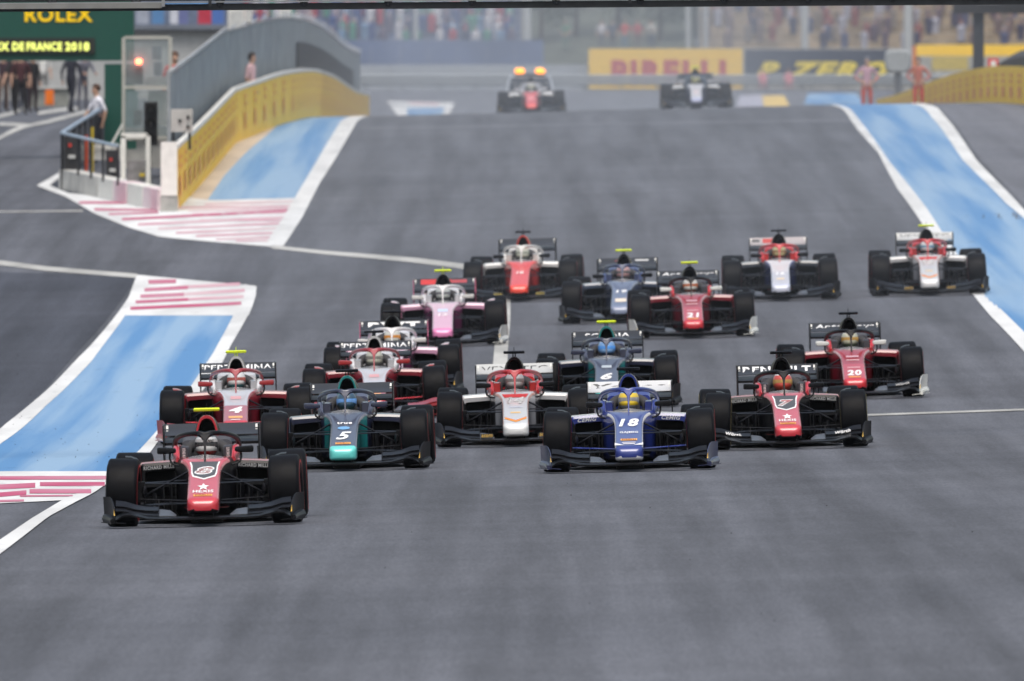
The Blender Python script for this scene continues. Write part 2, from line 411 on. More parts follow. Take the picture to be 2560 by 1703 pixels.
# marbles of tyre rubber on the surface
def marbles():
    mb = MB()
    for k in range(110):
        if k < 24: px, py = random.uniform(900, 2500), random.uniform(1150, 1560)
        else: px, py = random.uniform(20, 420), random.uniform(780, 1180)
        p = gp(px, py); r = random.uniform(.004, .011)
        q = [(p.x+r*math.cos(a)*random.uniform(.6, 1.2), p.y+r*1.5*math.sin(a), p.z+.012) for a in (0, 1.26, 2.51, 3.77, 5.03)]
        i = len(mb.v); mb.v += q; mb.v.append((p.x, p.y, p.z+.012+r*.9))
        for a in range(5): mb.face((i+a, i+(a+1) % 5, i+5))
    o = build('rubber_marbles', mb, RUBBER); tag(o, 'scattered black bits of tyre rubber on the asphalt', 'rubber debris', kind='stuff')
marbles()
# ================================================================== people: one continuous skinned body per pose
PB = {}
def skinned(name, J, E_):
    names = list(J); idx = {k: i for i, k in enumerate(names)}
    me = bpy.data.meshes.new(name); me.from_pydata([J[k][0] for k in names], [(idx[a], idx[b]) for a, b in E_], [])
    ob = bpy.data.objects.new(name, me); COL.objects.link(ob)
    sk = ob.modifiers.new('Skin', 'SKIN'); sk.use_smooth_shade = True
    for i, k in enumerate(names):
        d = me.skin_vertices[0].data[i]; r = J[k][1]; d.radius = (r, r) if not isinstance(r, tuple) else r; d.use_root = (k == 'pelvis')
    ss = ob.modifiers.new('Sub', 'SUBSURF'); ss.levels = 1; ss.render_levels = 1
    dg = bpy.context.evaluated_depsgraph_get(); dg.update()
    out = bpy.data.meshes.new_from_object(ob.evaluated_get(dg))
    bpy.data.objects.remove(ob); bpy.data.meshes.remove(me)
    out.name = name; out.materials.clear()
    for _ in range(5): out.materials.append(None)
    segs = [(Vector(J[a][0]), Vector(J[b][0]), J[b][2]) for a, b in E_]
    for p in out.polygons:
        c = p.center; best = 9; lab = 1
        for a, b, l in segs:
            ab = b-a; t = max(0, min(1, (c-a).dot(ab)/max(1e-9, ab.dot(ab)))); d = (a+ab*t-c).length
            if d < best: best = d; lab = l
        p.material_index = lab; p.use_smooth = True
    return out
SK, SH, TR, SO, FA = 0, 1, 2, 3, 4
def body(pose):
    J = {}; E_ = []
    def j(n, p, r, l, par=None):
        J[n] = (p, r, l)
        if par: E_.append((par, n))
    sit = pose in ('sit', 'driver'); hz = .47 if sit else .95
    if pose == 'driver': hz = 0.0
    lean = -.16 if pose == 'lean' else (.05 if pose == 'driver' else 0)
    j('pelvis', (0, 0, hz), (.15, .11), TR); j('waist', (0, lean*.3, hz+.14), (.135, .1), SH, 'pelvis'); j('chest', (0, lean*.7, hz+.33), (.165, .115), SH, 'waist')
    zt = hz+.48; j('nb', (0, lean, zt), .075, SH, 'chest'); hd = -.03 if pose != 'driver' else 0
    if pose != 'driver':
        j('neck', (0, lean+hd*.5, zt+.06), .052, SK, 'nb'); j('jaw', (0, lean+hd-.02, zt+.135), (.062, .075), SK, 'neck'); j('skull', (0, lean+hd, zt+.22), (.076, .092), SK, 'jaw'); j('crown', (0, lean+hd+.01, zt+.275), (.055, .065), SK, 'skull')
        j('nose', (0, lean+hd-.105, zt+.165), .012, SK, 'jaw')
    else:
        j('neck', (0, lean, zt+.05), .055, SK, 'nb')
    for s, n in ((-1, 'l'), (1, 'r')):
        sp = (s*.185, lean, zt-.05); j('sh'+n, sp, .062, SH, 'nb')
        if pose == 'akimbo': el = (s*.36, .06, zt-.27); wr = (s*.2, -.08, zt-.4); pa = (s*.155, -.1, zt-.44); fd = Vector((-s*.7, -.4, -.5))
        elif pose == 'lean': el = (s*.27, lean-.08, zt-.3); wr = (s*.2, lean-.3, zt-.33); pa = (s*.18, lean-.37, zt-.34); fd = Vector((-s*.2, -1, -.3))
        elif pose == 'walk': el = (s*.23, s*.12, zt-.29); wr = (s*.25, s*.16-.1, zt-.52); pa = (s*.25, s*.17-.14, zt-.58); fd = Vector((0, -.2, -1))
        elif pose == 'driver': el = (s*.23, -.2, hz+.2); wr = (s*.15, -.42, hz+.27); pa = (s*.14, -.5, hz+.28); fd = Vector((-s*.6, -.6, .2))
        elif pose == 'sit': el = (s*.24, -.03, zt-.3); wr = (s*.17, -.26, zt-.36); pa = (s*.15, -.33, zt-.37); fd = Vector((-s*.2, -1, -.2))
        else: el = (s*.245, .03, zt-.3); wr = (s*.26, -.04, zt-.53); pa = (s*.26, -.06, zt-.6); fd = Vector((0, -.15, -1))
        j('el'+n, el, .045, SH, 'sh'+n); j('wr'+n, wr, .03, FA, 'el'+n); j('pa'+n, pa, (.035, .022), SK, 'wr'+n)
        fd.normalize(); sd_ = fd.cross(Vector((1, 0, 0)) if abs(fd.x) < .8 else Vector((0, 0, 1))).normalized()
        for q, (o, ln) in enumerate(((-.026, .058), (-.009, .072), (.009, .068), (.026, .052))):
            b = Vector(pa)+fd*.045+sd_*o; t = b+fd*ln*.8+sd_.cross(fd)*.02*s
            j('fk%d%s' % (q, n), tuple(b), .010, SK, 'pa'+n); j('ft%d%s' % (q, n), tuple(t), .008, SK, 'fk%d%s' % (q, n))
        b = Vector(pa)-sd_*.035; j('th'+n, tuple(b+fd*.01), .011, SK, 'pa'+n); j('tt'+n, tuple(b-sd_*.02+fd*.045), .009, SK, 'th'+n)
        if pose == 'driver': hp, kn, an, to = (s*.09, -.05, 0), (s*.11, -.5, .12), (s*.08, -.95, .0), (s*.08, -1.02, .09)
        elif pose == 'sit': hp, kn, an, to = (s*.09, -.05, hz), (s*.13, -.45, hz+.02), (s*.12, -.47, .09), (s*.13, -.62, .04)
        elif pose == 'walk': hp, kn, an, to = (s*.09, 0, .9), (s*.09, -s*.12-.06, .5), (s*.09, -s*.22+.05, .1), (s*.1, -s*.22-.1, .05)
        else: hp, kn, an, to = (s*.09, 0, .9), (s*.11, -.02, .5), (s*.125, .02, .09), (s*.14, -.13, .045)
        j('hp'+n, hp, .092, TR, 'pelvis'); j('kn'+n, kn, .062, TR, 'hp'+n); j('an'+n, an, .045, TR, 'kn'+n); j('to'+n, to, (.042, .035), SO, 'an'+n)
    return skinned('body', J, E_), zt, lean+hd
for po in ('stand', 'akimbo', 'walk', 'lean', 'sit'): PB[po] = body(po)
DRV['body'] = body('driver')[0]
def hair_mesh(long=False):
    mb = MB(); rs = []
    for i in range(1, 9):
        ph = R(4+ (104 if not long else 128)*i/8); r = []
        for k in range(16):
            a = 2*math.pi*k/16; f = math.cos(a)
            zc = math.cos(ph); lim = .15
            z = .118*zc
            if f > .2 and z < .045: z = .045+.0*z
            r.append((.094*math.sin(ph)*math.sin(a), -.108*math.sin(ph)*math.cos(a), z))
        rs.append(r)
    mb.loft(rs, cap=True); return mb.mesh('hair', 1, True)
HAIR = hair_mesh(); HAIRL = hair_mesh(True)
def cloth(c): return mat('cloth_%.2f_%.2f_%.2f' % c, c, .85, var=.2, scale=9)
SKINM = mat('skin', (.45, .27, .19), .55, var=.08)
def person(loc, rz, pose, label, shirt, trousers, hair=(.03, .02, .015), sleeve=None, shoes=(.03, .03, .03), sc=1.0, group=None, cap=None):
    me, zt, hy = PB[pose]
    o = empty('person', loc, rz, label, 'person', group); o.scale = (sc, sc, sc)
    place('body', me, [SKINM, cloth(shirt), cloth(trousers), cloth(shoes), cloth(sleeve) if sleeve else SKINM], o)
    place('hair' if not cap else 'cap', HAIRL if hair == 'long' else HAIR, cloth(cap or (hair if hair != 'long' else (.03, .02, .015))), o, loc=(0, hy+.012, zt+.215))
    return o
# ================================================================== the single-seater: every shape once, liveries per car
def ring_rr(y, hw, zt, zb, rt, rb, k=4, xc=0.0):
    P = []
    for (cx, cz, r, a0) in ((hw-rt, zt-rt, rt, 90), (hw-rb, zb+rb, rb, 0), (-hw+rb, zb+rb, rb, -90), (-hw+rt, zt-rt, rt, -180)):
        for i in range(k+1):
            a = R(a0-90*i/k); P.append((xc+cx+r*math.cos(a), y, cz+r*math.sin(a)))
    return P
NZ0, NZS = .285, .315/1.33                # nose top: straight slope from y=-.93 to y=.40
def nose_top(y): return NZ0 + NZS*(y+.93)
CM = {}
def nose_mesh():
    k = 4; rs = []
    spec = [(-1.035, .085, .215, .155, .02, .02), (-1.02, .118, .242, .135, .03, .03), (-.985, .143, .267, .122, .036, .036), (-.93, .153, nose_top(-.93), .118, .04, .04)]
    for y, hw, zb in ((-.8, .155, .125), (-.6, .155, .145), (-.4, .155, .17), (-.2, .155, .19), (0, .156, .2), (.15, .16, .2), (.28, .168, .2), (.4, .186, .2)):
        spec.append((y, hw, nose_top(y), zb, .04, .035))
    spec += [(.5, .21, .622, .19, .04, .035), (.6, .24, .632, .16, .04, .035)]
    for y, hw, zt, zb, r, rb in spec: rs.append(ring_rr(y, hw, zt, zb, r, rb, k))
    N = 4*(k+1)
    def mf(a, j):
        if j == -1: return 5 if a == 0 else 4
        if 2*k+1 == j: return 4 if a > 3 else 6
        if k+1 <= j <= 2*k or 2*k+2 <= j <= 3*k+1: return 4 if a > 3 else 6
        if a < 3: return 5
        if j in (k, 3*k+2): return 3 if a > 4 else 5
        if j in (k-1, k-2, 3*k+3, 3*k+4): return 2
        return 0 if a < 7 else 1
    mb = MB(); mb.loft(rs, True, True, mf=mf); return mb.mesh('nose', 7, True, 50)
def chassis_mesh():
    k = 3; rs = [ring_rr(y, hw, zt, zb, rt, .05, k) for y, hw, zt, zb, rt in
                 ((.6, .238, .63, .15, .04), (.75, .275, .638, .12, .04), (.95, .3, .642, .1, .04), (1.3, .315, .645, .08, .05), (1.7, .3, .65, .08, .06), (2.2, .24, .62, .08, .08), (2.9, .15, .5, .08, .06))]
    def mf(a, j):
        if j == 4*k+3 or j == -1: return 1
        return 2 if j == 2*k+1 else 0
    mb = MB(); mb.loft(rs, mf=mf); return mb.mesh('chassis', 3, True, 50)
def cockpit_mesh():           # raised rim round the driver: outer walls (0), padding (1), flat dark plate painted as the well's shade (2)
    mb = MB(); k = 3
    for s in (-1, 1):
        rs = [ring_rr(y, w, zt, .60, .022, .01, k, xc=s*x) for y, x, w, zt in ((.74, .27, .02, .645), (.82, .283, .03, .70), (.92, .287, .032, .748), (1.2, .29, .032, .758), (1.6, .285, .034, .76), (1.9, .24, .03, .72))]
        mb.loft(rs, m=0)
        rs = [ring_rr(y, w, zt, .60, .02, .01, k, xc=s*x) for y, x, w, zt in ((.97, .215, .036, .735), (1.05, .212, .042, .746), (1.4, .205, .046, .75), (1.55, .17, .05, .75))]
        mb.loft(rs, m=1)
    mb.loft([ring_rr(y, .24, zt, .6, .05, .02, k) for y, zt in ((1.5, .80), (1.62, .84))], m=1)
    mb.box((0, 1.2, .647), (.34, .7, .01), 2)
    return mb.mesh('cockpit_rim', 3, True, 45)
def halo_mesh():
    mb = MB(); half = [(0, .70, .862), (.05, .715, .872), (.11, .76, .874), (.18, .88, .868), (.24, 1.03, .852), (.283, 1.2, .828), (.305, 1.36, .795), (.313, 1.48, .75), (.315, 1.52, .69), (.315, 1.53, .65)]
    pts = [(-x, y, z) for x, y, z in half[::-1]] + half[1:]
    # smooth it
    P = [Vector(p) for p in pts]; out = []
    for i in range(len(P)-1):
        a, b, c, d = P[max(i-1, 0)], P[i], P[i+1], P[min(i+2, len(P)-1)]
        for t in (0, .33, .66):
            out.append(.5*((2*b)+(c-a)*t+(2*a-5*b+4*c-d)*t*t+(3*b-a-3*c+d)*t**3))
    out.append(P[-1]); mb.tube(out, .0255, 10)
    # centre pillar, flaring into the hoop like a V
    def sec(y, z, hw, d): return [(-hw, y-d*.3, z), (-hw*.6, y-d, z), (hw*.6, y-d, z), (hw, y-d*.3, z), (hw, y+d*.6, z), (hw*.5, y+d, z), (-hw*.5, y+d, z), (-hw, y+d*.6, z)]
    mb.loft([sec(.44, .60, .010, .05), sec(.52, .68, .010, .04), (sec(.6, .76, .012, .04)), sec(.65, .805, .02, .04), sec(.68, .835, .045, .035), sec(.70, .862, .085, .03), sec(.705, .878, .07, .02)])
    return mb.mesh('halo', 1, True, 50)
AB = [(0, 1.035), (.03, 1.031), (.06, 1.008), (.083, .965), (.1, .905), (.113, .84), (.118, .77), (.12, .70)]
def airbox_ring(y, sx=1, dz=0, sz=1): 
    h = [(x*sx, y, .70+(z-.70)*sz+dz) for x, z in AB]
    return h + [(-x, y, z) for x, y, z in h[:0:-1]]
def cover_mesh():
    mb = MB(); rs = [airbox_ring(1.60), airbox_ring(1.64, 1.03, .004), airbox_ring(1.9, 1.2, .0, .98), airbox_ring(2.3, 1.35, -.05, .9), airbox_ring(2.8, 1.2, -.18, .75), airbox_ring(3.4, .7, -.3, .5)]
    rim = [(x*.84, y, .86+(z-.86)*.84) for x, y, z in airbox_ring(1.605)]
    mb.loft([rim, rs[0]], cap=False, m=1); mb.loft(rs, cap=False, mf=lambda a, j: 1 if a == 0 else 0)
    return mb.mesh('engine_cover', 2, True, 50)
def intake_mesh():
    mb = MB(); a = [(x*.84, y, .86+(z-.86)*.84) for x, y, z in airbox_ring(1.606)]; b = [(x*.7, y+.25, .86+(z-.86)*.7) for x, y, z in airbox_ring(1.6)]
    mb.loft([a, b], cap=False); n = len(a); mb.face([n+i for i in range(n)]); return mb.mesh('air_intake', 1)
def tcam_mesh():
    mb = MB(); k = 3
    mb.loft([ring_rr(y, .128, zt, zb, .012, .012, k) for y, zt, zb in ((1.66, 1.098, 1.082), (1.68, 1.108, 1.073), (1.76, 1.106, 1.075), (1.8, 1.098, 1.08))])
    return mb.mesh('camera_pod', 1, True, 45)
def tstalk_mesh():
    mb = MB()
    for x in (-.014, .014): mb.tube([(x, 1.72, 1.0), (x, 1.72, 1.085)], .008, 6)
    mb.tube([(0, 1.80, 1.08), (0, 1.80, 1.15)], .004, 5); return mb.mesh('camera_stalk', 1)
def sidepod_mesh(s):
    # rounded pod: lip (0), top (1), rest (2 black); inlet recess (3)
    def ring(y, x0, x1, zi, zo, zb, r=.03):
        P = [(x0, zb), (x0, zi)] ; n = 4
        P += [(x0+(x1-r-x0)*t, zi+(zo+.012-zi)*t) for t in (.33, .66)] 
        for i in range(n+1):
            a = R(90-90*i/n); P.append((x1-r+r*math.cos(a), zo-r+.01+r*math.sin(a)))
        P += [(x1, zb+.05), (x1-.03, zb)]
        return [(s*x, y, z) for x, z in P]
    rs = [ring(.985, .27, .625, .578, .553, .36), ring(1.0, .265, .64, .606, .578, .35), ring(1.08, .26, .648, .618, .588, .26), ring(1.3, .25, .655, .622, .59, .12), ring(1.8, .2, .63, .60, .54, .08), ring(2.4, .15, .5, .5, .42, .08), ring(3.0, .1, .3, .36, .28, .08)]
    n = len(rs[0]); mb = MB()
    def mf(a, j):
        if j in (1, 2, 3, 4, 5, 6, 7): return 1 if a >= 1 else 0
        if j in (0, n-1, n-2): return 2
        return 0 if a < 3 else 0
    mb.loft(rs, cap=False, mf=mf); mb.face([(len(rs)-1)*n+i for i in range(n)], 2)
    # front frame round the inlet
    A = rs[0]; cx = sum(p[0] for p in A)/n
    inn = [(s*x, .988, z) for x, z in ((.295, .385), (.295, .53), (.38, .526), (.48, .52), (.55, .516), (.59, .51), (.597, .5), (.6, .49), (.6, .48), (.6, .41), (.585, .385))]
    inn = inn[:n] if len(inn) >= n else inn + [inn[-1]]*(n-len(inn))
    i0 = len(mb.v); mb.v += A + inn
    for j in range(n):
        q = (j+1) % n
        mb.face((i0+j, i0+q, i0+n+q, i0+n+j), 0 if 1 <= j <= 6 else 2)
    deep = [(p[0]*.98, 1.25, p[2]*.99) for p in inn]; i1 = len(mb.v); mb.v += inn + deep
    for j in range(n): q = (j+1) % n; mb.face((i1+j, i1+q, i1+n+q, i1+n+j), 3)
    mb.face([i1+n+j for j in range(n)], 3)
    # lower undercut panel in black
    mb.box((s*.44, 1.12, .2), (.36, .1, .32), 2)
    return mb.mesh('sidepod', 4, True, 40)
def vane_mesh(s):            # turning vane standing by the sidepod, its flat arm reaching over the tyre
    mb = MB(); P = [(.655, .93, .1), (.66, .9, .35), (.655, .88, .55), (.665, .86, .625), (.72, .84, .648), (.775, .82, .652)]
    for a, b in zip(P, P[1:]):
        a, b = Vector((s*a[0], a[1], a[2])), Vector((s*b[0], b[1], b[2])); w = Vector((0, .13, .012)); t = Vector((s*.007, 0, .007))
        mb.loft([[a-t, a+t, a+w+t, a+w-t], [b-t, b+t, b+w+t, b+w-t]])
    return mb.mesh('turning_vane', 1)
def mirror_mesh(s):
    mb = MB(); k = 3
    rs = []
    for x, h, y in ((.285, .016, .02), (.30, .026, .045), (.39, .033, .05), (.455, .034, .045), (.468, .026, .03)):
        c = []
        for i in range(12):
            a = 2*math.pi*i/12; ca, sa = math.cos(a), math.sin(a)
            c.append((s*x, .72+y*math.copysign(abs(ca)**.5, ca), .712+ (x-.3)*.02 + h*math.copysign(abs(sa)**.5, sa)))
        rs.append(c)
    mb.loft(rs); return mb.mesh('mirror', 1, True, 40)
def mstay_mesh(s):
    mb = MB(); mb.tube([(s*.345, .74, .69), (s*.348, .73, .64), (s*.335, .72, .60), (s*.30, .70, .575), (s*.24, .68, .562)], .011, 7); return mb.mesh('mirror_stay', 1, True, 60)
def screen_mesh():
    mb = MB(); P = []
    for i in range(9):
        a = R(-75+150*i/8); P.append((.19*math.sin(a), .78-.24*math.cos(a)))
    lo = [(x, y, .628) for x, y in P]; hi = [(x*.96, y+.03, .672-.03*abs(i-4)/4) for i, (x, y) in enumerate(P)]
    mb.loft([lo, hi], closed=False); return mb.mesh('windscreen', 1, True)
def floor_mesh():
    mb = MB(); out = [(0, .35), (.13, .36), (.2, .7), (.34, .78), (.62, .95), (.7, 1.1), (.7, 2.6), (.55, 2.85), (.5, 3.6), (0, 3.6)]
    P = [(x, y) for x, y in out] + [(-x, y) for x, y in out[-2:0:-1]]
    i = len(mb.v); n = len(P); mb.v += [(x, y, .075) for x, y in P] + [(x, y, .05) for x, y in P]
    mb.face(range(i, i+n)); mb.face(range(i+2*n-1, i+n-1, -1))
    for j in range(n): q = (j+1) % n; mb.face((i+j, i+n+j, i+n+q, i+q))
    mb.box((0, 1.9, .03), (.3, 3.0, .04)); return mb.mesh('floor', 1)
def barge_mesh(s):
    mb = MB()
    for x, y0, y1, z1 in ((.36, .62, .98, .42), (.44, .72, .99, .36), (.52, .8, 1.0, .3)):
        mb.loft([[(s*(x-.03), y0, .07), (s*(x-.024), y0, .07), (s*(x-.024), y0+.05, z1), (s*(x-.03), y0+.05, z1)], [(s*x, y1, .07), (s*(x+.006), y1, .07), (s*(x+.006), y1, z1), (s*x, y1, z1)]])
    mb.box((s*.30, .8, .33), (.015, .1, .36)); return mb.mesh('bargeboard', 1)
def tyre_mesh(w, r):
    h = w/2; P = [(-h*.86, .178), (-h*.985, .2), (-h*1.0, .245), (-h*.985, .285), (-h*.94, r-.022), (-h*.87, r-.006), (-h*.78, r-.001), (0, r+.001), (h*.78, r-.001), (h*.87, r-.006), (h*.94, r-.022), (h*.985, .285), (h*1.0, .245), (h*.985, .2), (h*.86, .178)]
    mb = MB(); mb.lathe_x(P, 44); return mb.mesh('tyre', 1, True, 60)
def rim_mesh(w):
    h = w/2; mb = MB()
    mb.lathe_x([(-h*.86, .180), (-h*.8, .168), (-h*.5, .16), (h*.5, .16), (h*.8, .168), (h*.86, .180)], 30)
    for sx in (-1, 1):
        mb.lathe_x([(sx*h*.55, .01), (sx*h*.6, .05), (sx*h*.5, .075)], 16)
        for i in range(8):
            a = 2*math.pi*i/8; rot = Matrix.Rotation(a, 3, 'X'); c = rot @ Vector((sx*h*.52, 0, .115))
            mb.box(c, (.02, .032, .1), 0, rot)
    mb.lathe_x([(-h*.3, .16), (-h*.3, .02)], 20); return mb.mesh('wheel', 1, True, 40)
def sidestripe_mesh(w, sx):
    h = w/2; mb = MB()
    mb.lathe_x([(sx*(h*1.0+.0015), .252), (sx*(h*.996+.0015), .264), (sx*(h*.985+.0025), .276)], 44)
    return mb.mesh('sidewall_stripe', 1, True)
def duct_mesh(s):
    mb = MB(); rs = []
    for t in range(6):
        f = t/5; rr = [.02, .05, .062, .06, .05, .03][t]
        rs.append([(s*(.585+.0*f), -.1+.17*f, .33)] and [(s*(.585+.03*math.cos(2*math.pi*k/10)*(rr/.06)), -.11+.2*f, .335+rr*math.sin(2*math.pi*k/10)*1.1) for k in range(10)])
    mb.loft(rs); mb.box((s*.61, .02, .33), (.07, .16, .2)); return mb.mesh('brake_duct', 1, True, 50)
def arm(mb, a, b, w=.026, h=.008):
    a, b = Vector(a), Vector(b); y = Vector((0, 1, 0)); z = Vector((0, 0, 1))
    R1 = [a+y*w+z*0, a+z*h, a-y*w, a-z*h]; R2 = [b+y*w, b+z*h, b-y*w, b-z*h]; mb.loft([R1, R2])
def susp_mesh(s, which):
    mb = MB()
    if which == 'upper_wishbone':
        arm(mb, (s*.15, -.16, .405), (s*.63, .0, .415)); arm(mb, (s*.15, .28, .43), (s*.63, .02, .415), .025)
    elif which == 'lower_wishbone':
        arm(mb, (s*.14, -.2, .215), (s*.63, .0, .2)); arm(mb, (s*.16, .32, .22), (s*.63, .02, .2), .025)
    elif which == 'push_rod': arm(mb, (s*.16, .12, .515), (s*.6, .0, .285), .016, .012)
    elif which == 'track_rod': arm(mb, (s*.15, -.1, .235), (s*.62, -.1, .26), .014, .01)
    else:
        arm(mb, (s*.1, 2.9, .4), (s*.58, 3.13, .42)); arm(mb, (s*.1, 2.8, .2), (s*.58, 3.13, .2)); arm(mb, (s*.1, 3.3, .2), (s*.58, 3.15, .2))
    return mb.mesh(which, 1)
def wing_strip(mb, st, th=.008, m=0):
    """st: list of (x, y_le, z_le, y_te, z_te); cambered thin plate"""
    rs = []
    for x, y0, z0, y1, z1 in st:
        up = []; dn = []
        for i in range(5):
            t = i/4; y = y0+(y1-y0)*t; z = z0+(z1-z0)*(t*t*.55+t*.45)
            k = th*(1.0 if i in (1, 2) else .6 if i in (0, 3) else .25)
            up.append((x, y, z+k)); dn.append((x, y, z-k))
        rs.append(up+dn[::-1])
    mb.loft(rs, m=m)
def mir(st, s): return [(s*x, a, b, c, d) for x, a, b, c, d in st]
def fw_main_mesh():
    mb = MB(); h = [(0, -1.12, .082, -.86, .1), (.2, -1.12, .082, -.86, .1), (.42, -1.1, .082, -.84, .1), (.54, -1.08, .088, -.82, .115), (.64, -1.05, .112, -.8, .145), (.71, -1.03, .128, -.78, .16), (.78, -1.01, .118, -.76, .15), (.85, -.99, .07, -.74, .11)]
    st = mir(h, -1)[::-1] + h[1:]; wing_strip(mb, st, .013)
    for s in (-1, 1): mb.box((s*.1, -.9, .12), (.012, .2, .06))
    return mb.mesh('main_plane', 1, True, 50)
def fw_flap_mesh(s, i):
    mb = MB()
    if i == 0: st = [(.43, -.93, .112, -.78, .148), (.55, -.91, .118, -.77, .152), (.66, -.89, .135, -.75, .172), (.76, -.88, .162, -.73, .2), (.845, -.87, .165, -.72, .212)]
    elif i == 1: st = [(.435, -.82, .158, -.68, .196), (.55, -.8, .162, -.67, .2), (.65, -.79, .175, -.66, .22), (.76, -.77, .205, -.64, .255), (.845, -.76, .212, -.63, .265)]
    else: st = [(.26, -.95, .105, -.76, .118), (.32, -.95, .108, -.75, .16), (.41, -.95, .11, -.74, .172), (.425, -.95, .11, -.74, .172)]
    wing_strip(mb, mir(st, s), .007); return mb.mesh('flap', 1, True, 50)
def fw_fence_mesh(s):
    mb = MB(); x = s*.43; mb.loft([[(x-.003, y, z) for y, z in ((-1.0, .09), (-.72, .11), (-.66, .27), (-.74, .2))], [(x+.003, y, z) for y, z in ((-1.0, .09), (-.72, .11), (-.66, .27), (-.74, .2))]])
    return mb.mesh('fence', 1)
def fw_endplate_mesh(s):
    mb = MB(); n = 7; rs = []
    for i in range(n):
        t = i/(n-1); y = -1.06+.5*t; x = .845+.105*t*t+.01*t
        zt = .185+.12*min(1, t*1.7); zb = .055
        x2 = x+.006
        rs.append([(s*x, y, zb), (s*(x-.004), y, .17), (s*(x+.002), y, zt), (s*(x+.010), y, zt), (s*(x+.004), y, .17), (s*x2, y, zb)])
    mb.loft(rs)
    # foot plate curling outboard and the tunnel at its root
    rs = []
    for i in range(n):
        t = i/(n-1); y = -1.06+.5*t; x = .845+.105*t*t
        rs.append([(s*(x-.1), y, .052), (s*x, y, .062), (s*(x+.045), y, .05+.012*t), (s*(x+.045), y, .042+.012*t), (s*x, y, .054), (s*(x-.1), y, .044)])
    mb.loft(rs)
    rs = []
    for i in range(5):
        t = i/4; y = -1.02+.42*t; r = .022+.03*t
        rs.append([(s*(.875+.06*t*t+r*math.cos(a)), y, .075+.02*t+r*math.sin(a)) for a in [2*math.pi*k/8 for k in range(8)]])
    mb.loft(rs); return mb.mesh('endplate', 1, True, 40)
def rw_flap_mesh():
    mb = MB(); wing_strip(mb, [(-.462, 3.72, .812, 3.96, .925), (0, 3.72, .812, 3.96, .925), (.462, 3.72, .812, 3.96, .925)], .006); return mb.mesh('upper_flap', 1, True, 50)
def rwy(z):  # y on the front face of the upper flap
    t = 0.0
    for k in range(60):
        t = k/59
        if .812+.113*(t*t*.55+t*.45) >= z: break
    return 3.72+.24*t
def rw_main_mesh():
    mb = MB(); wing_strip(mb, [(-.462, 3.5, .735, 3.78, .79), (0, 3.5, .735, 3.78, .79), (.462, 3.5, .735, 3.78, .79)], .022)
    wing_strip(mb, [(-.462, 3.6, .50, 3.8, .52), (.462, 3.6, .50, 3.8, .52)], .01)
    for x in (-.07, .07): mb.box((x, 3.55, .55), (.02, .14, .4))
    mb.box((0, 3.35, .28), (.2, .6, .3)); return mb.mesh('main_plane', 1)
def rw_endplate_mesh(s):
    mb = MB(); P = [(3.42, .92), (3.4, .7), (3.5, .45), (3.55, .2), (3.95, .2), (4.0, .6), (4.05, .93)]
    a = [(s*.464, y, z) for y, z in P]; b = [(s*.476, y, z) for y, z in P]
    mb.loft([a, b]); return mb.mesh('endplate', 1)
def rw_marks_mesh():
    mb = MB()
    for s in (-1, 1):
        for z0, z1, w in ((.835, .868, .012), (.878, .912, .012)):
            y0, y1 = rwy(z0)-.012, rwy(z1)-.012; x = s*.441
            mb.quad((x-w, y0, z0), (x+w, y0, z0), (x+w*.8, y1, z1), (x-w*.8, y1, z1))
    return mb.mesh('wing_mark', 1)
def helmet_mesh():
    mb = MB(); rs = []; nl, nk = 14, 24
    for i in range(1, nl):
        ph = math.pi*i/nl; zc = math.cos(ph); sr = math.sin(ph); r = []
        for k in range(nk):
            a = 2*math.pi*k/nk; x = .126*sr*math.sin(a); y = -.148*sr*math.cos(a); z = .138*zc
            if zc < -.2 and math.cos(a) > 0: y -= .022*math.cos(a)
            r.append((x, y, z))
        rs.append(r)
    def mf(a, j):
        if a < 3: return 1
        if a >= 8: return 2
        return 0
    mb.loft(rs, mf=mf); return mb.mesh('helmet', 3, True, 60)
def visor_mesh():
    mb = MB(); rs = []
    for i in range(5):
        zc = .25-.52*i/4; sr = math.sqrt(1-zc*zc); r = []
        for k in range(13):
            a = R(-72+144*k/12); r.append((.129*sr*math.sin(a), -.152*sr*math.cos(a), .138*zc))
        rs.append(r)
    mb.loft(rs, closed=False); return mb.mesh('visor', 1, True)
def make_car_meshes():
    CM.update(nose=nose_mesh(), chassis=chassis_mesh(), rim_c=cockpit_mesh(), halo=halo_mesh(), cover=cover_mesh(), intake=intake_mesh(), tcam=tcam_mesh(), tstalk=tstalk_mesh(),
              screen=screen_mesh(), floor=floor_mesh(), tyreF=tyre_mesh(.305, .33), tyreR=tyre_mesh(.375, .334), rimF=rim_mesh(.305), rimR=rim_mesh(.375), strF1=sidestripe_mesh(.305, 1), strR1=sidestripe_mesh(.375, 1), strF0=sidestripe_mesh(.305, -1), strR0=sidestripe_mesh(.375, -1),
              fwm=fw_main_mesh(), rwf=rw_flap_mesh(), rwm=rw_main_mesh(), rwk=rw_marks_mesh(), helmet=helmet_mesh(), visor=visor_mesh())
    for s in (-1, 1):
        CM['pod', s] = sidepod_mesh(s); CM['vane', s] = vane_mesh(s); CM['mir', s] = mirror_mesh(s); CM['mst', s] = mstay_mesh(s); CM['barge', s] = barge_mesh(s)
        CM['duct', s] = duct_mesh(s); CM['fence', s] = fw_fence_mesh(s); CM['fwe', s] = fw_endplate_mesh(s); CM['rwe', s] = rw_endplate_mesh(s)
        for i in range(3): CM['flap', s, i] = fw_flap_mesh(s, i)
        for w in ('upper_wishbone', 'lower_wishbone', 'push_rod', 'track_rod', 'rear_wishbone'): CM['su', s, w] = susp_mesh(s, w)
make_car_meshes()
